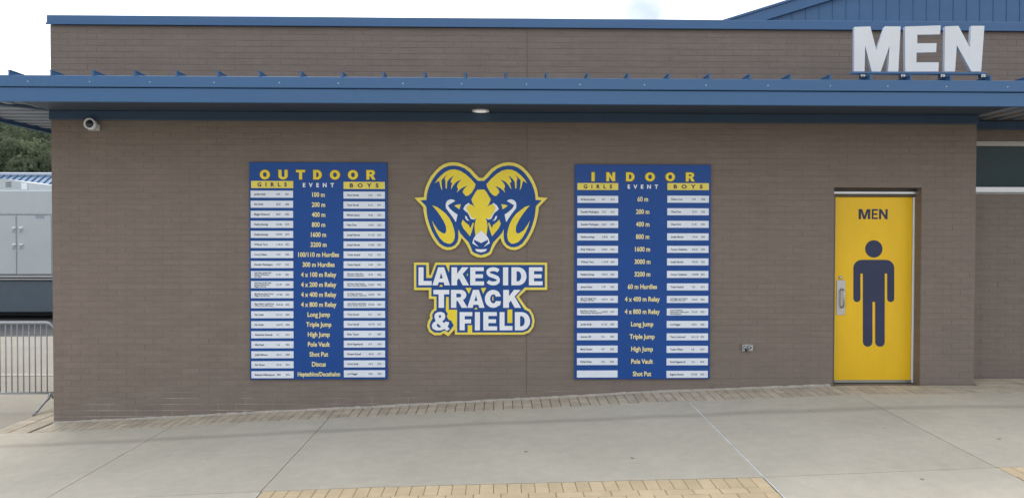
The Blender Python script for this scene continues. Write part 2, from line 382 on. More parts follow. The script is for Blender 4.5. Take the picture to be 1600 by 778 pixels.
# far ground: one sheet out to the horizon
g = MB(); NX = [-900,-300,-100,-40,-14]+[x*1.0 for x in range(-12, 13)]+[14,40,100,300,900]
NY = [-900,-300,-100,-30,-12,-9,-6,-4,-2.7,-1.3,0,1,4,8,20,60,200,900]
def far(X, Y):
    z = gz(max(-12, min(12, X)), max(-9, min(1, Y)))-.06
    return z
g.add([(x, y, far(x, y)) for y in NY for x in NX], [(j*len(NX)+i, j*len(NX)+i+1, (j+1)*len(NX)+i+1, (j+1)*len(NX)+i) for j in range(len(NY)-1) for i in range(len(NX)-1)])
tag(g.build('ground', M_asphalt), kind='structure')

BAND = .43
pave = patch(-5.42, 9.0, -11.2, .45, -.03, 40, 24).build('concrete_pavement', M_joint); tag(pave, kind='structure')
XJ = [-14.6, -12.8, -10.9, -9.1, -7.2, -5.3, -3.46, -1.80, 2.06, 3.87, 5.7, 7.5, 9.3]
YJ = [(-2.7, -BAND-.008), (-5.4, -2.7), (-8.1, -5.4), (-10.9, -8.1)]
YF = [(-1.80, 2.06), (3.87, 5.7)]
YDEPTH = .98
for (a, b_) in zip(XJ[:-1], XJ[1:]):
    for k, (y0, y1) in enumerate(YJ):
        gap = .004
        if k == 1 and (a, b_) in YF: y1 = -2.7-YDEPTH
        ra = .011 if abs(a-2.06) < .01 else gap; rb = .011 if abs(b_-2.06) < .01 else gap
        patch(a+ra, b_-rb, y0+gap, y1-gap, 0, max(2, int((b_-a)*3)), 6, .04).build('concrete_slab', M_conc, pave)
# white sealant in the wide joint
sb = MB()
for k in range(40):
    y0 = -.46-k*.14; w0 = .010; j0 = rnd.uniform(-.001, .001)
    sb.add([(2.06-w0+j0, y0-.14, gz(2.06, y0-.14)-.001), (2.06+w0+j0, y0-.14, gz(2.06, y0-.14)-.001), (2.06+w0+j0, y0, gz(2.06, y0)-.001), (2.06-w0+j0, y0, gz(2.06, y0)-.001)], [(0,1,2,3)])
sb.build('joint_sealant', M_seal, pave)
sb = MB()
for k in range(8):
    y0 = -2.72-k*.14
    for xx in (-1.80, 3.87):
        sb.add([(xx-.004, y0-.14, gz(xx, y0-.14)-.001), (xx+.004, y0-.14, gz(xx, y0-.14)-.001), (xx+.004, y0, gz(xx, y0)-.001), (xx-.004, y0, gz(xx, y0)-.001)], [(0,1,2,3)])
sb.build('joint_sealant', M_seal, pave)

# pavers: one shared bevelled block, laid on the slope
def paver_mesh(name, lx, ly, mt):
    b = MB().bevbox(-lx/2, lx/2, -ly/2, ly/2, -.05, 0, .003)
    me = bpy.data.meshes.new(name); me.from_pydata(b.v, [], b.f); me.update(); me.materials.append(mt); return me
def lay(me, parent, x, y, yaw=0, jig=.0012):
    o = bpy.data.objects.new('paver', me); COL.objects.link(o); o.parent = parent
    q = Vector((0,0,1)).rotation_difference(gnormal(x, y)).to_matrix() @ Matrix.Rotation(yaw+rnd.uniform(-.006,.006), 3, 'Z')
    o.matrix_local = Matrix.Translation((x, y, gz(x, y)+rnd.uniform(-jig, jig))) @ q.to_4x4()
    return o
def strip_part(x0, x1, y0, y1, dz, mt, name, nx=30, ny=2):
    b = patch(x0, x1, y0, y1, dz, nx, ny, .03); return b.build(name, mt)
edge = strip_part(-5.42, 9.0, -BAND-.004, .43, -.012, M_sandbed, 'paver_border'); tag(edge, kind='structure')
pm = paver_mesh('paver', .0975, .192, M_paver)
x = -4.95
while x < 8.6:
    for yy in (-.128, -.327):
        lay(pm, edge, x+.05, yy)
    x += .1045
# corner and side of the building: courses turned
y = -.43+.052
while y < 3.2:
    for xx in (-5.30, -5.095): lay(pm, edge, xx, y, math.pi/2)
    y += .1045
# entrance recess in front of the wing wall
x = 5.50
while x < 8.6:
    for yy in (.071, .27): lay(pm, edge, x+.05, yy)
    x += .1045
strip_part(-5.42, -4.97, .43, 3.4, -.012, M_sandbed, 'paver_bed', 2, 6).parent = edge
ypm = paver_mesh('paver', .0985, .1945, M_ypaver); ypm2 = paver_mesh('paver', .1945, .0945, M_ypaver)
for (xa, xb) in YF:
    field = strip_part(xa+.008, xb-.012, -2.7-YDEPTH, -2.703, -.007, mat('buff_joint_sand', (.36,.29,.2), .95, 0, .15, 20), 'buff_paver_field', 20, 6); tag(field, kind='structure')
    n = int((xb-xa-.02)/.1025); st = (xb-xa-.02)/n
    for i in range(n): lay(ypm, field, xa+.008+st*(i+.5), -2.703-.0985)
    for rrow in range(7):
        yy = -2.703-.2-.051-rrow*.1005; n2 = int((xb-xa-.02)/.2015); s2 = (xb-xa-.02)/n2
        for i in range(n2-(rrow % 2)):
            lay(ypm2, field, xa+.008+s2*(i+.5+(.5 if rrow % 2 else 0)), yy)
        if rrow % 2:
            for xx in (xa+.008+s2*.25, xb-.012-s2*.25): lay(ypm, field, xx, yy, 0).scale.y = .486
# left forecourt
ap = MB()
for (xa, xb) in ((-40, -24), (-24, -16), (-16, -10.5), (-10.5, -5.43)): ap.add([(xa,-.42,0),(xb,-.42,0),(xb,7.4,0),(xa,7.4,0)], [(0,1,2,3)])
ap.v = [(x_, y_, gz(max(-12, x_), .5)-.012) for x_, y_, _ in ap.v]
fore = ap.build('forecourt', M_tan); tag(fore, kind='structure')
k = MB().box(-40, -5.43, 2.86, 3.05, gz(-8, .5)-.03, gz(-8, .5)+.004); k.build('gutter_strip', mat('pale_gutter_concrete', (.44,.41,.35), .85, 0, .1, 3), fore)

# ------------------------------------------------------------------ the building
XL, XR, XEND, DEP, REC = -4.966, 5.459, 9.6, 7.5, .43
ZS, ZW, ZC0, ZC1 = CZ+1.385, CZ+1.2836, CZ+2.335, CZ+2.435      # soffit, brick top below it, coping
DOOR = (3.8235, 4.838, gz(4.3, 0)-.06, P(1370, 292.5, 0)[1])
bld = thing('brick_building', 'low brown painted brick building with blue metal canopy and parapet coping', 'building', (0, 0, gz(0,0)))
# backing wall (mortar plane) with the door opening, thick
def wall_block(x0, x1, y0, y1, z0, z1, b): b.box(x0, x1, y0, y1, z0, z1)
b = MB()
CJ = P(823, 400, 0)[0]
b.box(XL, CJ-.003, 0, .2, -.4, ZC0); b.box(CJ-.003, CJ+.003, .004, .2, -.4, ZC0)
b.box(CJ+.003, DOOR[0], 0, .2, -.4, ZC0); b.box(DOOR[0], DOOR[1], 0, .2, DOOR[3], ZC0)
b.box(DOOR[1], XR, 0, .2, -.4, ZC0); b.box(XR, XEND, 0, .2, ZS+.02, ZC0)
b.box(XL, XL+.2, .2, DEP, -.4, ZC0)
wall = b.build('wall', M_mortar, bld)
wz = P(1560, 221, REC)[1]; wz0 = P(1560, 303, REC)[1]
b = MB(); b.box(XR-.1, XEND, REC, REC+.2, -.4, wz0); b.box(XR-.1, XEND, REC, REC+.2, wz, ZS+.06); b.box(XR-.1, XR-.004, REC, REC+.2, wz0, wz); wing = b.build('wall', M_mortar, bld)
MB().box(XL+.2, XEND, .35, DEP, ZC0-.35, ZC0-.3).build('flat_roof', mat('grey_roof_membrane', (.3,.3,.3), .9), bld)
# bricks
BW, BH, JT, JV, JW = .2032, .0677, .008, .0016, .0045
openings = [(DOOR[0], DOOR[1], -1, DOOR[3]), (CJ-.003, CJ+.003, -1, 9)]
def courses(x0, x1, zlo, zhi, opens, yplane):
    res = []
    nrow0 = int(math.floor((zlo+1)/BH))
    for rowi in range(nrow0, int((zhi+1)/BH)+1):
        z0 = -1+rowi*BH; z1 = z0+BH-JT
        if z1 > zhi-.004: z1 = zhi-.004
        if z1-z0 < .02: continue
        off = (BW/2 if rowi % 2 else 0)
        x = x0-off
        while x < x1:
            jv = JW if (x < -.3 and z0 < .8 and yplane == 0) else JV
            a, c = max(x, x0), min(x+BW-jv, x1)
            if z1 > zlo:
                segs = [(a, c)]
                for (ox0, ox1, oz0, oz1) in opens:
                    ns = []
                    for (p, q) in segs:
                        if z1 > oz0 and z0 < oz1 and q > ox0-.001 and p < ox1+.001:
                            if p < ox0-.012: ns.append((p, ox0-.003))
                            if q > ox1+.012: ns.append((ox1+.003, q))
                        else: ns.append((p, q))
                    segs = ns
                for (p, q) in segs:
                    if q-p > .015 and z1 > gz((p+q)/2, -.02)-.02: res.append((p, q, z0, z1))
            x += BW
    return res
def brick_geo(b, p, q, z0, z1, y, t, i=.0022, j=.0009):
    b.add([(p,y,z0),(q,y,z0),(q,y,z1),(p,y,z1),(p+j,y-t,z0+i),(q-j,y-t,z0+i),(q-j,y-t,z1-i),(p+j,y-t,z1-i)],
          [(4,5,6,7),(0,1,5,4),(1,2,6,5),(2,3,7,6),(3,0,4,7)])
allb = courses(XL, XR, -.35, ZW, openings, 0)
up = courses(XL, XEND, ZS+.1, ZC0, [(CJ-.003, CJ+.003, -1, 9)], 0)
boards_px = [(390,605,253,593),(898,1110,257,592),(648,855,253,523)]
hid = [(P(a, 400, 0)[0], P(c, 400, 0)[0], P(800, e, 0)[1], P(800, d, 0)[1]) for a, c, d, e in boards_px]
def hidden(p, q, z0, z1):
    return any(p > h[0] and q < h[1] and z0 > h[2] and z1 < h[3] for h in hid)
full = [r_ for r_ in allb if abs(r_[1]-r_[0]-(BW-JW)) < 1e-4 and abs(r_[3]-r_[2]-(BH-JT)) < 1e-4 and not hidden(*r_) and r_[2] > gz((r_[0]+r_[1])/2, 0)]
full.sort(key=lambda r_: (r_[0]-gz(0,0)+3.2)**2*.25+((r_[2]-.2)*1.6)**2 if r_[0] < -.6 else 99)
single = set(full[:300])
b = MB(); brick_geo(b, -(BW-JW)/2, (BW-JW)/2, -(BH-JT)/2, (BH-JT)/2, 0, .0026)
bme = bpy.data.meshes.new('brick'); bme.from_pydata(b.v, [], b.f); bme.update(); bme.materials.append(M_brick)
wb = bld.location
for r_ in full[:300]:
    o = bpy.data.objects.new('brick', bme); COL.objects.link(o); o.parent = wall
    o.location = ((r_[0]+r_[1])/2, 0, (r_[2]+r_[3])/2); o.scale.y = rnd.uniform(.72, 1.25)
    o.rotation_euler = (rnd.uniform(-.004,.004), rnd.uniform(-.002,.002), 0)
b = MB()
for r_ in allb+up:
    if r_ not in single: brick_geo(b, *r_, 0, .0026*rnd.uniform(.7, 1.3))
o = b.build('brickwork', M_brick, wall); o['kind'] = 'stuff'
WX0 = XR+.0
b = MB()
for r_ in courses(XR-.05, XEND, -.35, ZW, [(WX0, XEND+1, wz0, wz)], REC): brick_geo(b, *r_, REC, .0026*rnd.uniform(.7, 1.3))
o = b.build('brickwork', M_brick, wing); o['kind'] = 'stuff'
# pale caulk line at the foot of the wall
b = MB(); xs = np.arange(XL, DOOR[0], .06)
for p, q in zip(xs[:-1], xs[1:]):
    e = .012+.008*rnd.random()
    b.add([(p,-.028-e*.5,gz(p,-.03)-.004),(q,-.028-e*.4,gz(q,-.03)-.004),(q,-.001,gz(q,0)+e),(p,-.001,gz(p,0)+e)], [(0,1,2,3)])
b.build('foot_joint', mat('pale_mortar_fillet', (.44,.40,.34), .95, 0, .2, 25), bld)
# coping
b = MB(); b.bevbox(XL-.02, XEND, -.035, .36, ZC0+.012, ZC1, .004); cop = b.build('coping', M_blue, bld)
MB().bevbox(XL-.024, XEND, -.05, -.036, ZC0-.006, ZC0+.016, .003).build('drip_edge', M_blue, cop)

# canopy
YF_, XC0 = -1.0, -5.94
FZ0, FZ1, FZ2 = CZ+1.308, CZ+1.449, CZ+1.562
deckz = ZS+.03
can = MB()
can.box(XC0+.02, XEND, YF_+.03, REC, deckz+.012, FZ2-.012); can.box(XC0+.02, XL-.002, REC, DEP, deckz+.012, FZ2-.012)
canopy = can.build('canopy', M_deck, bld)
x = XC0+.1
while x < XEND:                      # ribs of the deck seen from below, at right angles to the front wall
    yb = REC if x > XR else (x-XC0)/(XL-XC0)-1.03
    if not (XL < x+.05 and x < XR) and yb-YF_ > .1: MB().box(x, x+.07, YF_+.04, yb, deckz-.014, deckz+.0125).build('deck_rib', M_deck, canopy)
    x += .2
y = -.86
while y < DEP:
    xr = XL-.003 if y > 0 else XC0+(y+1.0)*(XL-XC0)-.02
    MB().box(XC0+.03, xr, y, y+.12, deckz-.02, deckz+.0125).build('deck_rib', M_deck, canopy); y += .24
# mitre angle and side edge
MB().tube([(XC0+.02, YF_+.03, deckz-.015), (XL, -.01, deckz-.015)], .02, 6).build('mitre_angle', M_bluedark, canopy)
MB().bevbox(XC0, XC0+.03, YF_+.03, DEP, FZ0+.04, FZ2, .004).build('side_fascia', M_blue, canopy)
fx_ = [XC0-.012, XEND]
for p, q in zip(fx_[:-1], fx_[1:]):
    dz_ = rnd.uniform(-.0015, .0015)
    MB().bevbox(p+.0008, q-.0008, YF_-.004+dz_, YF_+.03, FZ0+dz_, FZ1-.004, .004).build('lower_fascia', M_blue, canopy)
    MB().bevbox(p-.3*(p > XC0)+.0008, (q-.3 if q < XEND else q)-.0008, YF_-.022-dz_, YF_+.028, FZ1+.002, FZ2+dz_, .005).build('upper_fascia', M_blue, canopy)
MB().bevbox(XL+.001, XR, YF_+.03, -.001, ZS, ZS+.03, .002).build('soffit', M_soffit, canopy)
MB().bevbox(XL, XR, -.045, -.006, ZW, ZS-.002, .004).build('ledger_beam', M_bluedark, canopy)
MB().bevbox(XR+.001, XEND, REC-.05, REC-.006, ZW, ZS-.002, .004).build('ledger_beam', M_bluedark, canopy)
xf = P(791, 121, YF_)[0]
for k in range(-13, 22):
    x = xf+k*.4035
    if x < XC0+.05 or x > XEND-.1: continue
    b = MB(); b.box(x-.007, x+.007, YF_-.02, -.008, FZ2-.001, FZ2+.042); b.box(x-.016, x+.012, YF_-.02, -.008, FZ2+.0422, FZ2+.05)
    b.build('standing_seam', M_blue, canopy)
for k in range(24):
    x = -5.2+k*.605+rnd.uniform(-.04, .04)
    if x > XEND: break
    MB().slab([disc_y(x, FZ1+.05, .006, 8)], YF_-.025, .005).build('screw', M_silver, canopy)

# ------------------------------------------------------------------ door
DY = .15
dl, dr = P(1304, 450, DY)[0], P(1424.5, 450, DY)[0]; dt = P(1365, 308, DY)[1]; db = P(1365, 597.5, DY)[1]-.012
door = MB().bevbox(dl, dr, DY, DY+.045, db+.014, dt, .003).build('door', M_door, bld); tag(door, 'yellow steel door with navy standing figure')
fr = MB(); fr.box(DOOR[0], dl-.006, DY-.02, .2, db-.06, dt+.006); fr.box(dr+.045, DOOR[1], DY-.02, .2, db-.06, dt+.006)
fr.box(DOOR[0], DOOR[1], DY-.02, .2, dt+.006, DOOR[3]+.0); fr.build('frame', M_frame, door)
b = MB(); b.box(DOOR[0]-.0, DOOR[0]+.004, .0, DY-.02, -.1, DOOR[3]); b.box(DOOR[1]-.004, DOOR[1], 0, DY-.02, -.1, DOOR[3]); b.box(DOOR[0]+.004, DOOR[1]-.004, 0, DY-.02, DOOR[3]-.004, DOOR[3])
b.build('reveal', M_brick, door)
MB().bevbox(dr+.004, dr+.042, DY-.012, DY+.03, db+.01, dt, .003).build('weather_strip', M_white, door)
MB().bevbox(DOOR[0]+.006, dr+.10, DY-.075, DY-.021, dt+.028, dt+.062, .006).build('drip_cap', M_silver, door)
MB().bevbox(dl, dr+.003, DY-.012, DY-.001, db+.012, db+.045, .003).build('door_sweep', M_silver, door)
MB().bevbox(DOOR[0]+.005, DOOR[1]-.005, -.002, .2, db-.06, db-.001, .004).build('threshold', M_frame, door)
MB().box(DOOR[0], DOOR[1], .2, .24, -.2, DOOR[3]).build('backing', M_black, door)
def zp(px0, py0, s_, Y):            # zoomed-crop reader: crop origin, scale, plane
    return lambda u_, v_: P(px0+u_/s_, py0+v_/s_, Y)
z = zp(1280, 280, 2.2875, DY)
def zl(z, pts): return [z(*p) for p in pts]
fig = MB(); fig.slab([zl(z, arc(195,249,31,31,0,345,23))], DY-.003, .0025).build('pictogram_head', M_navy, door)
body = arc(152,318,30,30,180,270,6)+arc(238,318,30,30,270,360,6)+arc(255.5,426,12.5,12.5,0,180,8)+[(243,337),(234,337)]+arc(217,581,17,17,0,180,8)+[(200,438),(190,438)]+arc(173,581,17,17,0,180,8)+[(156,337),(147,337)]+arc(134.5,426,12.5,12.5,0,180,8)
fig = MB(); fig.slab([zl(z, body)], DY-.003, .0025); fig.build('pictogram_body', M_navy, door)
for ch, a, c in (('M',141,182),('E',188,209),('N',214,244)):
    x0, z1 = z(a, 107); x1, z0 = z(c, 143)
    gl = {'M': [[(0,0),(.2,0),(.2,.72),(.4,0),(.6,0),(.8,.72),(.8,0),(1,0),(1,1),(.7,1),(.5,.3),(.3,1),(0,1)]],
          'E': [[(0,0),(1,0),(1,.17),(.28,.17),(.28,.42),(.92,.42),(.92,.59),(.28,.59),(.28,.83),(.98,.83),(.98,1),(0,1)]],
          'N': [[(0,0),(.24,0),(.24,.65),(.74,0),(1,0),(1,1),(.76,1),(.76,.35),(.26,1),(0,1)]]}[ch]
    MB().slab([[(x0+(x1-x0)*p, z0+(z1-z0)*q) for p, q in l] for l in gl], DY-.003, .0025).build('lettering', M_navy, door)
pu = MB(); (hx0, hz1), (hx1, hz0) = z(62, 360), z(92, 485); pu.bevbox(hx0, hx1, DY-.006, DY-.001, hz0, hz1, .002)
hd = pu.build('pull_plate', M_silver, door)
hx = z(80, 400)[0]; ha, hb = z(80, 392)[1], z(80, 458)[1]
MB().tube([(hx, DY-.006, ha), (hx, DY-.04, ha-.006), (hx, DY-.055, ha-.03), (hx, DY-.055, hb+.03), (hx, DY-.04, hb+.006), (hx, DY-.006, hb)], .011, 10).build('grip', M_silver, hd, True)
lc = z(76, 350)
b = MB(); b.tube([(lc[0], DY-.0, lc[1]), (lc[0], DY-.012, lc[1]), (lc[0], DY-.016, lc[1])], [.02, .02, .014], 16); b.build('lock_cylinder', M_silver, door)

# ------------------------------------------------------------------ wing window
b = MB(); wx0, wx1 = WX0+.004, XEND
win = MB().box(wx0, wx1, REC+.05, REC+.06, wz0+.08, wz-.03).build('window', M_glass, bld)
tag(win, 'dark horizontal strip window with pale frame')
MB().box(XR+.01, XEND, REC+1.2, REC+1.25, wz0-.3, ZS).build('room_back', M_frame, win)
zt = P(1560, 228.5, REC)[1]; zb = P(1560, 292, REC)[1]
MB().bevbox(wx0, wx1, REC-.012, REC+.07, zt, wz, .004).build('head_frame', mat('beige_window_frame', (.5,.48,.43), .5), win)
MB().bevbox(wx0, wx1, REC-.016, REC+.07, zb-.07, zb, .005).build('sill_frame', M_silver, win)
MB().bevbox(wx0, wx1, REC-.035, REC+.06, wz0, zb-.076, .005).build('sill', M_white, win)
MB().bevbox(XR+2.2, XR+2.26, REC-.005, REC+.07, zb, zt, .004).build('mullion', M_silver, win)

# ------------------------------------------------------------------ record boards
BY = -.012
FIRST = dict
def board(name, label, px0, px1, py0, py1, title, tl, girls_bar, boys_bar, gcol, bcol, y_first, y_last, events, girls, boys):
    X0 = P(px0, 420, -.03)[0]; X1 = P(px1, 420, -.03)[0]; Z1 = P((px0+px1)/2, py0, -.03)[1]; Z0 = P((px0+px1)/2, py1, -.03)[1]
    lx = lambda p: X0+(p-px0)/(px1-px0)*(X1-X0); lz = lambda p: Z1-(p-py0)/(py1-py0)*(Z1-Z0)
    t = thing(name, label, 'record board', ((X0+X1)/2, -.02, Z0))
    MB().bevbox(X0, X1, -.03, -.0055, Z0, Z1, .002).build('panel', M_board, t)
    yf = -.0305
    for ch, a, c in tl:
        for (o_, th, mt_, nm, gx) in ((.0, .0015, M_brown, 'letter_shadow', .007), (0, .003, M_yel, 'letter', 0)):  # brown slab behind each letter is its printed outline
            l = put(ch, lx(a)-gx, lx(c)+gx, lz(title[1])-gx, lz(title[0])+gx)
            if gx:
                for hh in l[1:]:
                    mx_ = sum(p[0] for p in hh)/len(hh); mz_ = sum(p[1] for p in hh)/len(hh)
                    hh[:] = [(mx_+(p[0]-mx_)*.6, mz_+(p[1]-mz_)*.6) for p in hh]
            MB().slab(l, yf-th, th-.0003 if gx else .0012).build(nm, mt_, t)
    for (a, c, d, e, s_) in (girls_bar+('GIRLS',), boys_bar+('BOYS',)):
        pl = MB().box(lx(a), lx(c), yf-.002, yf, lz(e), lz(d)).build('header_plate', M_yel2, t)
        m_ = (c-a)*.15
        text_part('lettering', [(s_, lx(a+m_), lx(c-m_), lz((d+e)/2), (lz(d)-lz(e))*.52, .042, 2.4, 'fit')], yf-.003, 0, M_navy, pl)
    mid = (girls_bar[1]+boys_bar[0])/2; w_ = (boys_bar[0]-girls_bar[1])*.31
    text_part('event_heading', [('EVENT', lx(mid-w_), lx(mid+w_), lz((girls_bar[2]+girls_bar[3]+boys_bar[2]+boys_bar[3])/4+.2), (lz(girls_bar[2])-lz(girls_bar[3]))*.54, .04, 2.4, 'fit')], yf-.002, 0, M_white, t)
    n = len(events)
    for i, ev in enumerate(events):
        for side, (ca, cb), recs in (('g', gcol, girls), ('b', bcol, boys)):
            yc = y_first[side]+(y_last[side]-y_first[side])*i/(n-1)
            zc = lz(yc); h = abs(lz(5.5)-lz(0))
            pl = MB().bevbox(lx(ca), lx(cb), yf-.004, yf, zc-h, zc+h, .0012).build('name_plate', M_plate, t)
            W = lx(cb)-lx(ca)
            rec = recs[i] if i < len(recs) else None
            if rec:
                nm, mark, yr = rec
                pcs = []
                lines = nm.split('|')
                ch_ = h*.54 if len(lines) == 1 else h*.40
                for j, ln in enumerate(lines):
                    zz = zc+(len(lines)/2-.5-j)*h*.52
                    pcs.append((ln, lx(ca)+W*.085, None, zz, ch_, .026, 1, 'left'))
                pcs.append((mark, lx(ca)+W*.6, None, zc, h*.5, .018, 1, 'left')); pcs.append((yr, lx(ca)+W*.815, None, zc, h*.5, .018, 1, 'left'))
                [text_part('lettering', [pc], yf-.0048, 0, M_ink, pl) for pc in pcs]
            if rec:
                MB().slab([disc_y(lx(ca)+W*.03, zc-h*.2, .004, 6)], yf-.0052, .001).build('screw', M_silver, pl)
                MB().slab([disc_y(lx(cb)-W*.03, zc-h*.05, .004, 6)], yf-.0052, .001).build('screw', M_silver, pl)
        ye = (y_first['e']+(y_last['e']-y_first['e'])*i/(n-1)); zc = lz(ye)
        long_ = len(ev) > 18
        cap = abs(lz(7.0)-lz(0))*(.93 if long_ else 1)
        w2 = {22: 32.5}.get(len(ev), None)
        if long_ or len(ev) >= 18: text_part('event_name', [(ev, lx(mid-33.3), lx(mid+33.3), zc, cap, .027, 1, 'fit')], yf-.002, 0, M_cream, t)
        else: text_part('event_name', [(ev, lx(mid-34), lx(mid+34), zc, cap, .027, 1, 'mid')], yf-.002, 0, M_cream, t)
    return t
z6 = lambda u_: 385+u_/7.111
z8x = lambda u_: 890+u_/4.096
z8y = lambda v_: 240+v_/4.096
out_ev = ['100 m','200 m','400 m','800 m','1600 m','3200 m','100/110 m Hurdles','300 m Hurdles','4 x 100 m Relay','4 x 200 m Relay','4 x 400 m Relay','4 x 800 m Relay','Long Jump','Triple Jump','High Jump','Pole Vault','Shot Put','Discus','Heptathlon/Decathalon']
og = [('Jamika Smith','12.04','2021'),('Kim Smith','26.50','2006'),('Maggie Dickerson','60.65','2022'),('Natalie Jennings','2.25.86','2019'),('Natalie Jennings','5.29.78','2019'),('Whitney Terry','11.38.63','2021'),('Corey Dollars','17.54','2005'),('Danielle Washington','47.37','2015'),
      ('Sadie Baker, Jamika Smith,|Bethanie Witherspoon,|Sara Baker','51.50','2021'),('Sadie Baker, Jamika Smith,|Bethanie Witherspoon,|Maggie Dickerson','1.51.97','2020'),('Maya Morales, Emma Francis,|Maggie Prep, Ellie Reed','4.17.89','2022'),('Maya Hubbard, Camille Ferris,|Whitney Terry, Ellie Francis','10.32.26','2022'),
      ('Kim Smith','16-11.5','2004'),('Kim Smith','36-2.75','2006'),('Alexandria Kennedy','5-2','2013'),('Allie Reed','11-6','2022'),('Judith McIvern','30-1.5','2009'),('Kim Pinson','91-10','2016'),('Bethanie Witherspoon','2846','2016')]
ob = [('Tavon Stovall','11.03','2012'),('Tavon Stovall','22.15','2013'),('Michael Lipton','50.68','2022'),('Peter Dow','1.56.01','2022'),('Joseph Bartola','4.11.26','2023'),('Joseph Bartola','9.12.85','2023'),('Tucker Radcull','15.25','2013'),('Tucker Radcull','41.89','2013'),
      ('Chase Carr, Chase Dow,|Noah Bard, Craig Johnson','45.70','2022'),('John Brice, Steven Dunlavy,|Chase Dow, Carter Breckman','1.35.67','2022'),('Lori Dagger, John Brice,|Connor Gardner, Chase Dow','3.35.52','2021'),('Joseph Bartola, Luke Buckley,|Connor Gamble, Chase Dow','8.07.65','2023'),
      ('Tavon Stovall','22-1','2013'),('Tavon Stovall','43-7.75','2012'),('Ethan Tarpon','6-4','2007'),('David Regenhardt','12-9','2018'),('Dwayne Russell','45-4.5','2017'),('Carlos Smith','136-2','2013'),('Lori Dagger','5522','2022')]
obd = board('record_board', 'blue outdoor record board with nineteen rows of name plates, beside the building corner', 390, 605, 254, 592.5, (265.8, 280.5),
      [(c_, z6(a), z6(e)) for c_, a, e in (('O',155,265),('U',360,462),('T',555,655),('D',745,840),('O',930,1042),('O',1130,1242),('R',1335,1435))],
      (393, 458.5, 283, 294), (537, 601.5, 284, 295), (392.2, 458.2), (536.8, 601.6), dict(g=303.5, b=304.6, e=304), dict(g=584.8, b=583.6, e=584), out_ev, og, ob)
in_ev = ['60 m','200 m','400 m','800 m','1600 m','3000 m','3200 m','60 m Hurdles','4 x 400 m Relay','4 x 800 m Relay','Long Jump','Triple Jump','High Jump','Pole Vault','Shot Put']
ig = [('Ke\'Sienna Jonter','8.21','2015'),('Danielle Washington','27.21','2015'),('Danielle Washington','62.25','2015'),('Natalie Jennings','2.38.06','2019'),('Emily Wilkerson','5.59.01','2016'),('Whitney Terry','11.32.49','2020'),('Natalie Jennings','5.29.33','2020'),('James Arthur','11.07','2022'),
      ('Maya Cole, Maggie Prep,|Ella Rippes, Ella Reed','4.29.10','2021'),('Maya Bailey, Tasha Price,|Natalie Jennings, Mackenzie Dunn','11.04.57','2019'),('Jamika Smith','15-1.25','2020'),('Antonia Hill','32-1','2020'),('Maria Dossier','4-8','2022'),('Emilee Botey','10-6','2022'),None]
ib = [('Chance Cruz','7.23','2020'),('Chase Dow','22.19','2023'),('Chase Dow','51.42','2023'),('Joseph Bartola','1.59.54','2023'),('Connor Castleman','4.46.67','2023'),('Joseph Bartola','9.05.34','2022'),('Connor Castleman','10.06.08','2023'),('Tucker Radcull','9.25','2013'),
      ('Lori Dagger, James Stanley,|Noah Bard, Chase Dow','3.45.67','2022'),('Connor Castleman,|Ethan Harpst, Antonio Jones,|Paul Montgomery','3.31.67','2022'),('Lori Dagger','20-8.5','2022'),('Tavon Lockwood','40-11.25','2023'),('Tucker Wilson','5-8','2019'),('David Regenhardt','12-0','2018'),('Eugene Dawson','47-9.25','2018')]
ibd = board('record_board', 'blue indoor record board with fifteen widely spaced rows, between the ram emblem and yellow door', 898, 1110, 257.5, 592, (269.5, 283.3),
      [(c_, z8x(a), z8x(e)) for c_, a, e in (('I',138,158),('N',232,288),('D',358,412),('O',480,542),('O',610,670),('R',740,796))],
      (901.8, 965.3, 286.3, 297), (1041.9, 1106.8, 286, 296.8), (901.8, 965.3), (1041.9, 1106.8), dict(g=311.6, b=311, e=311), dict(g=583.7, b=584.4, e=583.5), in_ev, ig, ib)

# ------------------------------------------------------------------ ram emblem (traced left half, mirrored about u = 1037)
S = 9.727; zr_ = zp(645, 250, S, -.03); AX = 1037
def mir(pts): return [(2*AX-a, c) for a, c in pts][::-1]
outer = [(1037,275),(1005,270),(955,215),(880,135),(790,80),(700,45),(620,35),(540,42),(470,65),(400,110),(330,180),(270,255),(225,340),(190,430),(175,500),(168,565),(25,575),(60,615),(115,670),(160,720),(162,770),(178,860),(205,970),(245,1080),(300,1190),(370,1290),(450,1350),(520,1370),(590,1362),(650,1335),(700,1285),(728,1230),(740,1185),(760,1205),(820,1290),(860,1370),(880,1420),(910,1445),(970,1475),(1037,1485)]
blue = [(1037,318),(990,318),(930,265),(865,190),(790,130),(710,98),(620,85),(545,92),(480,115),(420,155),(360,215),(305,290),(260,375),(230,455),(213,530),(207,608),(115,613),(190,690),(204,710),(210,780),(222,870),(250,970),(290,1080),(345,1180),(410,1270),(470,1310),(530,1326),(590,1321),(645,1290),(680,1240),(692,1180),(692,1050),(720,1110),(780,1180),(850,1250),(885,1330),(905,1390),(940,1415),(1037,1445)]
horn = [(335,360),(375,295),(430,235),(500,180),(570,150),(640,145),(720,165),(800,215),(880,285),(955,370),(940,420),(900,490),(850,540),(805,550),(757,490),(775,450),(825,390),(740,430),(695,470),(668,498),(690,445),(670,405),(685,365),(740,293),(660,335),(610,395),(578,450),(585,400),(600,350),(573,335),(590,290),(625,232),(560,285),(525,330),(515,440),(500,430),(495,310),(483,295),(495,262),(527,218),(470,270),(435,310),(438,380),(448,465),(425,420),(400,318),(365,335)]
cres = [(293,690),(370,715),(430,760),(500,815),(560,890),(600,970),(625,1050),(640,1130),(635,1190),(615,1240),(575,1272),(530,1270),(470,1245),(410,1185),(360,1100),(320,1010),(293,920),(330,985),(390,1070),(450,1110),(490,1118),(510,1080),(505,1010),(470,930),(420,850),(370,780),(330,730)]
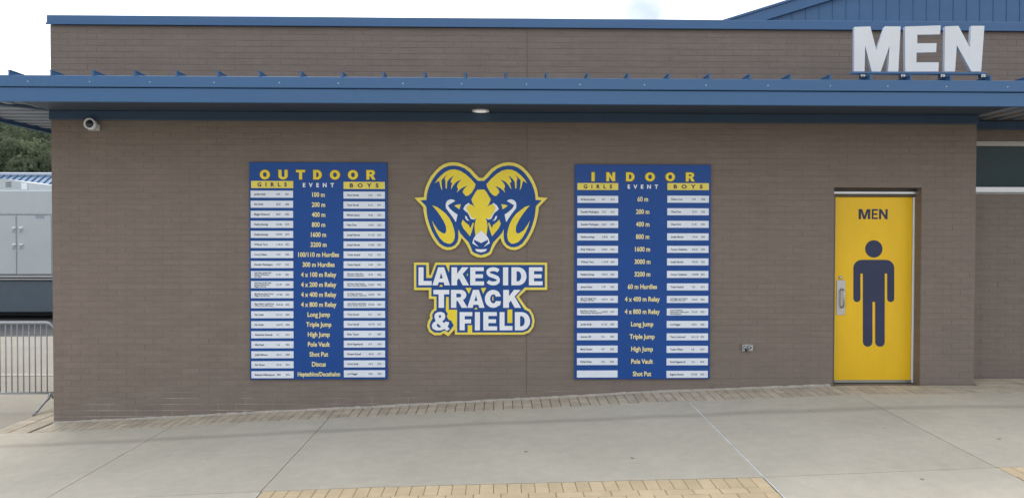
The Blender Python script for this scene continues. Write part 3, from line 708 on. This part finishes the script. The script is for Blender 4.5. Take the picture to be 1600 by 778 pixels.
ear = [(500,690),(505,650),(530,615),(575,598),(620,605),(645,625),(590,655),(535,690),(560,735),(620,790),(680,830),(655,945),(600,860),(540,780),(505,735)]
tri = [(630,695),(670,680),(730,672),(708,750),(670,725)]
brow = [(850,652),(795,690),(767,745),(795,775),(830,800),(860,850),(880,895),(930,908),(965,885),(930,893),(895,880),(870,835),(835,785),(815,740),(828,702),(865,672)]
face = [(1037,450),(985,452),(960,480),(890,600),(905,645),(942,715),(900,682),(866,672),(829,702),(816,740),(836,785),(871,835),(896,880),(930,893),(966,885),(950,930),(938,1000),(945,1080),(952,1140),(1037,1073)]
cheek = [(760,905),(738,970),(770,1040),(870,1160),(905,1060),(930,960),(915,950),(870,1040),(855,990),(820,965),(780,930)]
nose = [(1037,1075),(960,1137),(925,1190),(903,1265),(1000,1322),(930,1247),(932,1210),(1037,1262)]
mouth = [(1037,1357),(945,1352),(970,1388),(1037,1405)]
eye = [(795,845),(822,862),(830,895),(865,925),(820,915),(797,882)]
ez = zr_(1037, 1485)
em = thing('ram_emblem', 'blue, yellow and white ram head emblem with curled horns above the team lettering', 'emblem sign', (ez[0], -.02, ez[1]))
def full_loop(h): return h+[(2*AX-a, c) for a, c in h[::-1] if a != AX]
def grow(l, k):
    c = (sum(p[0] for p in l)/len(l), sum(p[1] for p in l)/len(l)); out_ = []
    n = len(l); ar = sum(l[i][0]*l[(i+1) % n][1]-l[(i+1) % n][0]*l[i][1] for i in range(n)); sg = 1 if ar > 0 else -1
    for i, p in enumerate(l):
        d1 = Vector(p)-Vector(l[i-1]); d2 = Vector(l[(i+1) % n])-Vector(p); d1.normalize(); d2.normalize()
        n1 = Vector((d1.y, -d1.x))*sg; n2 = Vector((d2.y, -d2.x))*sg; m_ = n1+n2
        m_ = m_/max(.7, m_.length_squared/2) if m_.length > .1 else n1
        out_.append((p[0]+m_.x*k, p[1]+m_.y*k))
    return out_
MB().slab([zl(zr_, grow(full_loop(outer), 4))], -.027, .021).build('edge', M_brown, em)
MB().slab([zl(zr_, full_loop(outer))], -.0285, .0014).build('yellow_border', M_yel2, em)
MB().slab([zl(zr_, full_loop(blue))], -.030, .0014).build('blue_head', M_lblue, em)
for nm, l, mt_, y_ in (('horn', horn, M_yel, -.0315), ('lower_horn', cres, M_yel, -.0315), ('ear', ear, M_white, -.0315), ('ear_tip', tri, M_yel2, -.0315), ('brow', brow, M_white, -.0325), ('cheek', cheek, M_yel, -.0315), ('eye', eye, M_white, -.0325)):
    MB().slab([zl(zr_, l)], y_, .0013).build(nm, mt_, em); MB().slab([zl(zr_, mir(l))], y_, .0013).build(nm, mt_, em)
MB().slab([zl(zr_, full_loop(face))], -.0315, .0013).build('face', M_yel, em)
MB().slab([zl(zr_, full_loop(nose))], -.0325, .0013).build('muzzle', M_white, em)
MB().slab([zl(zr_, full_loop(mouth))], -.0325, .0013).build('mouth', M_white, em)

# ------------------------------------------------------------------ team lettering sign
zt_ = zp(640, 405, 6.227, -.03); q0 = zt_(690, 735)
ts = thing('team_sign', 'cut-out sign in white block letters with blue and yellow outlines, below the ram emblem', 'lettering sign', (q0[0], -.02, q0[1]))
Ro = [(42,32),(188,32),(190,150),(203,158),(250,32),(1339,32),(1339,298),(1134,298),(1064,365),(1140,470),(1175,488),(1205,540),(1217,600),(1205,660),(1170,710),(1110,733),(440,733),(440,682),(375,748),(330,720),(300,738),(240,738),(190,705),(170,650),(180,600),(200,570),(195,540),(215,500),(237,480),(237,385),(187,385),(187,300),(42,300)]
Bo = [(65,55),(162,55),(162,182),(215,182),(262,55),(1316,55),(1316,274),(1120,274),(1036,364),(1118,487),(1160,508),(1184,550),(1194,600),(1183,655),(1152,693),(1100,711),(463,711),(463,660),(432,640),(420,655),(378,712),(340,690),(300,713),(240,711),(205,684),(194,645),(206,605),(224,575),(219,540),(236,510),(262,492),(262,361),(212,361),(212,275),(65,275)]
MB().slab([zl(zt_, grow(Ro, 4))], -.027, .021).build('edge', M_brown, ts)
MB().slab([zl(zt_, Ro)], -.0285, .0014).build('yellow_border', M_yel2, ts)
MB().slab([zl(zt_, Bo)], -.030, .0014).build('blue_outline', M_lblue, ts)
isl = [[(382,490),(462,490),(462,655),(432,645),(402,592),(384,592),(362,556),(372,528),(352,498),(356,366),(381,366)],
       [(352,55),(388,55),(383,128)], [(290,266),(299,248),(314,248),(322,266)], [(545,278),(602,278),(577,336)], [(694,280),(746,276),(716,336)],
       [(952,488),(999,488),(999,618),(952,618)], [(566,640),(609,640),(609,711),(566,711)], [(632,487),(640,470),(653,470),(660,487)], [(555,150),(566,135),(566,166)], [(806,362),(815,362),(815,402),(806,402)]]
for l in isl: MB().slab([zl(zt_, l)], -.0315, .0014).build('yellow_patch', M_yel, ts)
L1 = [('L',87,215),('A',222,392),('K',408,577),('E',590,724),('S',741,886),('I',909,959),('D',991,1137),('E',1161,1294)]
L2 = [('T',232,385),('R',403,560),('A',562,729),('C',732,889),('K',911,1084)]
L3 = [('F',487,610),('I',635,684),('E',717,851),('L',876,1001),('D',1024,1172)]
for row, v0, v1 in ((L1,78,253), (L2,297,471), (L3,513,690)):
    for ch, a, c in row:
        x0, z1 = zt_(a, v0); x1, z0 = zt_(c, v1)
        MB().slab(put(ch, x0, x1, z0, z1), -.033, .0014).build('letter', M_white, ts)
amp = [(241,562),(246,533),(268,515),(305,510),(337,522),(348,552),(340,582),(318,603),(340,622),(348,604),(386,612),(378,640),(368,652),(390,676),(362,697),(340,676),(302,691),(258,692),(226,675),(215,645),(228,617),(255,600)]
MB().slab([zl(zt_, amp), zl(zt_, [(282,556),(290,543),(303,543),(308,556),(295,574)]), zl(zt_, [(262,645),(273,622),(308,656),(285,664)])], -.033, .0014).build('letter', M_white, ts)

# ------------------------------------------------------------------ raised MEN letters on the canopy edge
LY = -.93; zm = zp(1320, 30, 6.957, LY); q0 = zm(805, 605)
sg = thing('raised_letter_sign', 'large white raised letters MEN on a blue rail above the canopy edge', 'letter sign', (q0[0], LY, q0[1]))
for l in ([(103,573),(105,88),(278,82),(345,345),(438,82),(607,82),(582,573),(472,573),(487,292),(390,573),(295,573),(222,292),(215,573)],
          [(658,573),(656,84),(1042,71),(1036,168),(788,172),(788,266),(998,264),(993,361),(780,367),(778,472),(1022,472),(1018,573)],
          [(1085,573),(1092,82),(1235,76),(1362,315),(1378,76),(1518,76),(1482,573),(1378,573),(1218,285),(1198,573)]):
    me_ = MB().slab([zl(zm, l)], LY, .004).build('letter_face', mat('weathered_white_acrylic', (.68,.70,.73), .5, 0, .05, 2.5), sg)
    lf = MB().slab([zl(zm, grow(l, -1.5))], LY+.0042, .036).build('letter_return', M_edge, me_)
a = zm(78, 574); c = zm(1538, 606)
MB().bevbox(a[0], c[0], LY-.015, LY+.05, c[1], a[1], .003).build('rail', M_blue, sg)
for u0, u1 in ((175,270),(610,712),(1040,1150),(1480,1590)):
    p, q = zm(u0, 606), zm(u1, 652)
    xs_ = zm(u0+20, 606)[0]
    br = MB().bevbox(xs_-.02, xs_+.05, LY-.012, LY+.045, FZ2+.03, p[1]-.001, .004).build('bracket', M_bluedark, sg)
    MB().bevbox(xs_-.03, xs_+.012, LY-.028, LY-.013, FZ2+.045, p[1]-.002, .003).build('clamp', M_silver, br)
    MB().slab([disc_y(xs_-.01, FZ2+.06, .008, 8)], LY-.034, .006).build('bolt', M_galv, br)

# ------------------------------------------------------------------ small fittings
cx, cz_ = P(751, 177.5, -.13)
ly_ = -.16
cx = P(751, 177, ly_)[0]
lt = thing('recessed_downlight', 'round white recessed light in the soffit above the ram emblem', 'light', (cx, ly_, ZS))
def ring_z(cx, cy, z0, z1, r0, r1, n=28):
    b = MB(); v = []
    for (r_, zz) in ((r1, z0), (r0, z0), (r0, z1), (r1, z1)): v += [(cx+r_*math.cos(2*math.pi*k/n), cy+r_*math.sin(2*math.pi*k/n), zz) for k in range(n)]
    f = [(j*n+k, j*n+(k+1) % n, ((j+1) % 4)*n+(k+1) % n, ((j+1) % 4)*n+k) for j in range(4) for k in range(n)]
    return b.add(v, f)
ring_z(cx, ly_, ZS-.012, ZS+.002, .095, .07).build('trim_ring', M_white, lt)
MB().tube([(cx, ly_, ZS-.016), (cx, ly_, ZS-.007), (cx, ly_, ZS+.001)], [.05, .069, .07], 28).build('lens', M_light, lt, True)

zc_ = zp(120, 175, 19.45, -.03)
q0 = zc_(500, 575)
cc = thing('security_camera', 'white dome security camera on a square wall plate under the canopy', 'security camera', (q0[0], -.01, q0[1]))
(xa, za), (xb, zb_) = zc_(345, 572), zc_(690, 300)
MB().slab([[(xa, za), (xb, za), (xb, zb_-.04), (xb-.04, zb_), (xa+.03, zb_), (xa, zb_-.04)]], -.03, .024).build('wall_plate', mat('camera_grey', (.4,.4,.4), .5), cc)
ct = zc_(465, 378)
def ring_y(cx, cz, y0, y1, r0, r1, n=28):
    b = MB(); v = []
    for (r_, yy) in ((r1, y0), (r0, y0-.004), (r0, y1), (r1, y1)): v += [(cx+r_*math.cos(2*math.pi*k/n), yy, cz+r_*math.sin(2*math.pi*k/n)) for k in range(n)]
    f = [(j*n+k, j*n+(k+1) % n, ((j+1) % 4)*n+(k+1) % n, ((j+1) % 4)*n+k) for j in range(4) for k in range(n)]
    return b.add(v, f)
ring_y(ct[0], ct[1], -.085, -.03, .062, .044).build('housing_ring', M_white, cc, True)
b = MB(); n = 20; v = []; f = []
for j in range(6):
    a_ = j/5*math.pi/2; rr = .045*math.cos(a_*.98); v += [(ct[0]+rr*math.cos(2*math.pi*k_/n), -.068-.04*math.sin(a_), ct[1]+rr*math.sin(2*math.pi*k_/n)) for k_ in range(n)]
for j in range(5): f += [(j*n+k_, j*n+(k_+1) % n, (j+1)*n+(k_+1) % n, (j+1)*n+k_) for k_ in range(n)]
b.add(v, f).build('dome', mat('smoked_dome', (.03,.032,.045), .12), cc, True)

zh = zp(1140, 520, 19.45, -.03); (xa, za), (xb, zb_) = zh(388, 545), zh(705, 350)
hb_ = thing('wall_hydrant', 'small metal hose hydrant box on the brick wall between record board and door', 'hydrant', ((xa+xb)/2, -.01, za))
fr = MB(); w_ = .009
fr.box(xa, xb, -.03, -.005, zb_-w_, zb_); fr.box(xa, xb, -.03, -.005, za, za+w_); fr.box(xa, xa+w_, -.03, -.005, za+w_, zb_-w_); fr.box(xb-w_, xb, -.03, -.005, za+w_, zb_-w_)
fr.build('frame', M_silver, hb_)
MB().box(xa+w_, xb-w_, -.016, -.006, za+w_, zb_-w_).build('box_back', M_galv, hb_)
pv = zh(625, 450); ring_y(pv[0], pv[1], -.05, -.017, .024, .011).build('hose_outlet', M_silver, hb_, True)
MB().slab([disc_y(pv[0], pv[1], .0115, 14)], -.028, .005).build('outlet_bore', M_black, hb_)
pv = zh(455, 440); MB().tube([(pv[0], -.016, pv[1]), (pv[0], -.04, pv[1]), (pv[0], -.045, pv[1])], [.018, .014, .006], 12).build('valve_stem', M_galv, hb_)
pv = zh(510, 540); MB().bevbox(pv[0]-.012, pv[0]+.012, -.04, -.017, pv[1]-.008, pv[1]+.02, .003).build('latch', M_black, hb_)

# ------------------------------------------------------------------ crowd barrier behind the corner
by = .66; GB = gz(-6, .6)
xe = -5.33; zt0 = P(60, 504, by)[1]; zb0 = P(60, 613.5, by)[1]
bar = thing('crowd_barrier', 'galvanised steel crowd barrier with vertical bars beside the building corner', 'barrier', (-6.4, by, GB))
xs0 = xe-2.25; rr_ = .12
fp = [(xe, by, zb0)]+[(xe, by, zt0-rr_)]+[(xe-rr_+rr_*math.cos(R(a)), by, zt0-rr_+rr_*math.sin(R(a))) for a in range(0, 91, 15)]+[(xs0+rr_-rr_*math.sin(R(a)), by, zt0-rr_+rr_*math.cos(R(a))) for a in range(0, 91, 15)]+[(xs0, by, zb0)]
MB().tube(fp, .017, 10).build('frame', M_galv, bar, True)
MB().tube([(xs0, by, zb0), (xe, by, zb0)], .015, 10).build('bottom_rail', M_galv, bar, True)
bx = P(73.5, 560, by)[0]; st = abs(P(73.5, 560, by)[0]-P(64.3, 560, by)[0])
k = 0
while bx-k*st > xs0+.05:
    MB().tube([(bx-k*st, by, zb0), (bx-k*st, by, zt0-(.0 if k else .03))], .0075, 8).build('vertical_bar', M_galv, bar, True); k += 1
for fx in (-5.40, xs0+.15):
    hh = zb0-GB
    MB().tube([(fx, by, zb0), (fx, by-.03, GB+.70*hh), (fx, by-.1, GB+.6*hh), (fx, by-.18, GB+.42*hh), (fx, by-.26, GB+.2*hh), (fx, by-.33, GB+.09*hh)], .016, 8).build('foot', M_galv, bar, True)
    MB().tube([(fx, by, zb0), (fx, by+.05, GB+.68*hh), (fx, by+.2, GB+.3*hh), (fx, by+.33, GB+.09*hh)], .016, 8).build('foot', M_galv, bar, True)

# ------------------------------------------------------------------ trailer, blue-roofed shed, wood on the hillside
TY = 10.9; GT = gz(-12, 1)-.05
tz = lambda py: P(40, py, TY)[1]; tx = lambda px: P(px, 400, TY)[0]
tr = thing('box_trailer', 'long white box trailer with double doors and slate blue lower panel behind the barrier', 'trailer', (tx(27), TY+1.2, GT))
TX0, TX1 = tx(27)-4.6, tx(27)+2.9
MB().bevbox(TX0, TX1, TY, TY+2.5, tz(430), tz(297), .03).build('body', M_trailer, tr)
MB().bevbox(TX0+.02, TX1-.02, TY+.03, TY+2.47, tz(488), tz(438), .02).build('lower_panel', M_skirt, tr)
MB().bevbox(TX0-.02, TX1+.02, TY-.03, TY+2.52, tz(437.5), tz(430.5), .01).build('rub_rail', M_silver, tr)
MB().bevbox(TX0, TX1, TY-.04, TY+.0, tz(435.2), tz(433), .005).build('painted_rail_shadow', M_black, tr)  # solid black strip stands in for the shadow line along the rail
MB().bevbox(TX0-.01, TX1+.01, TY-.02, TY-.001, tz(336), tz(333.5), .003).build('trim_strip', M_galv, tr)
for (a, c) in ((-22, 26.5), (28, 81.5)):
    d_ = MB().bevbox(tx(a)+.01, tx(c)-.01, TY-.025, TY-.002, tz(428), tz(337), .006).build('door', M_trailer, tr)
    hx_ = tx(23.5 if a < 0 else 34.5)
    for vy in (356, 382):
        MB().bevbox(hx_-.05, hx_+.05, TY-.05, TY-.026, tz(vy+1.2), tz(vy-1.2), .008).build('latch', M_white, d_)
        MB().tube([(hx_+.02, TY-.05, tz(vy+.5)), (hx_+.03, TY-.075, tz(vy+3)), (hx_-.01, TY-.075, tz(vy+7))], .012, 6).build('handle', M_galv, d_)
pl = MB().bevbox(tx(57), tx(71), TY-.03, TY-.0255, tz(341.5), tz(336.8), .003).build('badge', mat('badge_grey', (.3,.35,.4), .5), tr)
for k in range(4):
    wx = TX0+1.0+k*.0
for wx in (TX0+2.0, TX0+2.9):
    w_ = MB().tube([(wx, TY+.12, GT+.33), (wx, TY+.34, GT+.33)], .34, 20).build('wheel', M_black, tr)
    MB().tube([(wx, TY+.10, GT+.33), (wx, TY+.125, GT+.33)], .19, 16).build('rim', M_galv, w_)
MB().box(TX0+.3, TX1-.3, TY+.5, TY+2.0, tz(496), tz(487)).build('chassis', M_black, tr)
for sx_ in (TX0+.5, TX1-.5): MB().box(sx_-.06, sx_+.06, TY+.6, TY+.75, GT, tz(487)).build('support_leg', M_galv, tr)
ac = thing('rooftop_unit', 'pale boxy cooling unit with white side panel on the trailer roof', 'cooling unit', (tx(10), TY+1, tz(297)))
b = MB(); zlo = tz(297); b.slab([[(tx(-30), zlo), (tx(36.5), zlo), (tx(36.5), tz(284.5)), (tx(-2), tz(278.5)), (tx(-30), tz(278.5))]], TY+.25, 1.6); b.build('casing', M_trailer, ac)
MB().bevbox(tx(25), tx(34), TY+.235, TY+.249, tz(295.5), tz(285.2), .003).build('panel', M_white, ac)
for k in range(3): MB().bevbox(tx(0), tx(9), TY+.24, TY+.249, tz(291-k*3), tz(290-k*3), .002).build('vent_slot', M_black, ac)

SY = 22.0
sh = thing('blue_roofed_shed', 'low building with blue standing seam metal roof beyond the white trailer', 'building', (-22, SY+3, GT))
sx0, sx1 = -38, -13
ev_z = P(40, 303, SY)[1]; rg = SY+1.5; rg_z = P(40, 274, rg)[1]
MB().box(sx0+.3, sx1-.3, SY+.4, SY+5.6, GT, ev_z-.02).build('wall', mat('beige_cladding', (.45,.43,.38), .7, 0, .08, 1), sh)
b = MB(); b.add([(sx0,SY,ev_z),(sx1,SY,ev_z),(sx1,rg,rg_z),(sx0,rg,rg_z),(sx1,rg+5,ev_z),(sx0,rg+5,ev_z),(sx0,SY,ev_z-.12),(sx1,SY,ev_z-.12),(sx1,rg+5,ev_z-.12),(sx0,rg+5,ev_z-.12)],
      [(0,1,2,3),(3,2,4,5),(6,7,1,0),(7,8,4,2,1),(6,0,3,5,9),(5,4,8,9),(9,8,7,6)])
M_roof = mat('pale_blue_roofing', (.13,.25,.42), .4, 0, .05, 1)  # the shed roof's own even, paler blue
rf = b.build('roof', M_roof, sh)
MB().tube([(sx0, rg, rg_z+.03), (sx1, rg, rg_z+.03)], .09, 6).build('ridge_cap', mat('pale_blue_trim', (.4,.47,.55), .4), rf)
x = sx0+.2
while x < sx1:
    MB().add([(x-.02,SY,ev_z),(x+.02,SY,ev_z),(x+.02,rg,rg_z),(x-.02,rg,rg_z),(x-.02,SY,ev_z+.05),(x+.02,SY,ev_z+.05),(x+.02,rg,rg_z+.05),(x-.02,rg,rg_z+.05)], [(4,5,6,7),(0,4,7,3),(1,2,6,5),(0,1,5,4)]).build('standing_seam', M_bluedark, rf); x += .29
# hillside and wood
hl = MB(); HX = [-140,-100,-80,-60,-45,-30,-15,0]; HY = [36,44,52,62,75,95,130]; HZ = [-.3,1.2,4.2,7.5,10.5,13.0,14.0]
hl.add([(x_, y_, GT+z_*(1 if x_ < -20 else .6)-.2) for y_, z_ in zip(HY, HZ) for x_ in HX], [(j*8+i, j*8+i+1, (j+1)*8+i+1, (j+1)*8+i) for j in range(6) for i in range(7)])
tag(hl.build('hillside', mat('hill_undergrowth', (.05,.065,.03), .95, 0, .4, .5)), kind='structure')
rs = np.random.RandomState(3)
V = []; F = []; CI = []
def crown(cx, cy, cz, rx, rz, n, ls):
    k0 = len(V)
    lobes = [(rs.normal(0,.45,3)*np.array([rx,rx,rz*.8]), rs.uniform(.35,.6)) for _ in range(11)]
    for i in range(n):
        lo, lr = lobes[rs.randint(len(lobes))]
        d = rs.normal(size=3); d /= np.linalg.norm(d); d[2] = abs(d[2])*.9-.25*rs.rand()
        c = np.array([cx,cy,cz])+lo+d*lr*np.array([rx,rx,rz])*rs.uniform(.8,1.05)
        nrm = d+rs.normal(0,.55,3); nrm /= np.linalg.norm(nrm)
        a = np.cross(nrm, rs.normal(size=3)); a /= np.linalg.norm(a); bb = np.cross(nrm, a); s_ = ls*rs.uniform(.6,1.3)
        k_ = len(V)
        V.extend([tuple(c-a*s_), tuple(c+bb*s_*.5), tuple(c+a*s_), tuple(c-bb*s_*.5)]); F.append((k_, k_+1, k_+2, k_+3))
TR = MB()
for i in range(100):
    yy = rs.uniform(34, 72); xx = -yy*rs.uniform(.62,.92)*1.15+rs.uniform(-4,6)
    z0 = GT+float(np.interp(yy, HY, HZ))-.3; h = rs.uniform(4.5,7.5); r_ = rs.uniform(1.7,2.7)
    crown(xx, yy, z0+h*.62, r_, r_*1.15, 620, .17)
    TR.tube([(xx,yy,z0-.3),(xx+.1,yy,z0+h*.3),(xx,yy,z0+h*.62)], [.16,.12,.05], 6)
for (px, py, yy, r_) in ((-12,205,58,3.2),(8,212,56,3.0),(28,222,55,2.8),(52,224,52,2.9),(74,232,50,3.0),(10,238,46,2.6),(34,244,44,2.4),(58,250,42,2.6),(82,254,40,2.4),(0,262,38,2.2),(24,266,36,2.0),(48,262,37,2.2),(72,270,36,2.0),(95,240,44,3),(40,200,64,3.2),(66,205,66,3.4),(-25,235,44,3)):
    c = P(px, py, yy); crown(c[0], yy, c[1], r_*.8, r_*.85, 1500, .15)
    gh = GT+float(np.interp(yy, HY, HZ))-.4; TR.tube([(c[0],yy,gh),(c[0],yy,max(gh+.5,c[1]))], [.16,.06], 6)
me = bpy.data.meshes.new('wood'); me.from_pydata(V, [], F); me.update()
wd = obj('wooded_slope', me, None, M_leaf); tag(wd, 'green broadleaf wood covering the hillside behind the blue roofed building', 'wood', kind='stuff')
o = TR.build('trunks', M_bark, wd); o['kind'] = 'stuff'; o.name = 'tree_trunks'

# gable of blue vertical siding behind the parapet
GY = 8.2
gp = lambda px, py: P(px, py, GY)
e0 = gp(1140, 34); e1 = gp(1250, 0); sl = (e1[1]-e0[1])/(e1[0]-e0[0])
gb = thing('metal_gable', 'blue metal sided gable rising behind the parapet above the raised letters', 'gable', (e0[0]+8, GY, gz(0,0)))
px_, pk = e0[0]+8.5, e0[1]+8.5*sl
xw0, xw1 = e0[0]-.6, e0[0]+17.6; zw0 = e0[1]-.6*sl
zlow = 0.0
MB().slab([[(xw0+.35, zlow), (xw1-.35, zlow), (xw1-.35, zw0-.05), (px_, pk-.12), (xw0+.35, zw0-.05)]], GY, .15).build('siding', M_blue, gb)
x = xw0+.5
while x < xw1-.4:
    zz = (e0[1]+(x-e0[0])*sl if x < px_ else pk-(x-px_)*sl)-.14
    MB().box(x-.012, x+.012, GY-.012, GY-.001, ZC0-.5, zz).build('panel_rib', M_blue, gb); x += .305
b = MB()
for s_ in (1, -1):
    xa_ = xw0 if s_ > 0 else xw1
    v = [(xa_, zw0), (px_, pk), (px_, pk-.24), (xa_, zw0-.24)]
    MB().slab([v], GY-.12, .115).build('rake_board', M_blue, gb)
    v = [(xa_, GY-.16, zw0+.005), (px_, GY-.16, pk+.005), (px_, GY+12, pk+.005), (xa_, GY+12, zw0+.005)]
    MB().add(v+[(p[0], p[1], p[2]+.05) for p in v], [(0,1,2,3),(7,6,5,4),(0,4,5,1),(1,5,6,2),(2,6,7,3),(3,7,4,0)]).build('roof', M_blue, gb)

# fallen leaves on the slabs
for i, (px, py) in enumerate(((1265,642),(1382,669),(1561,686),(1441,749),(822,706),(988,716))):
    X, Y = PG(px, py, gz(0, -1.6))
    for _ in range(4): X, Y = PG(px, py, gz(X, Y))
    s_ = rnd.uniform(.014, .022); an = rnd.uniform(-.5, .5); ca, sa = math.cos(an), math.sin(an)
    pts = [(-1,0,.1),(-.4,.42,.25),(.3,.38,.1),(1,0,.3),(.3,-.36,.05),(-.4,-.4,.2)]
    b = MB(); zg = gz(X, Y)+.003
    b.add([(X+(p*ca-q*sa)*s_, Y+(p*sa+q*ca)*s_, zg+w_*s_) for p, q, w_ in pts], [(0,5,1),(1,5,4,2),(2,4,3)])
    o = b.build('fallen_leaf', M_dry); tag(o, 'small dark dry leaf lying on the concrete slabs', 'leaf', 'dry leaves scattered on the concrete')

flush_text()
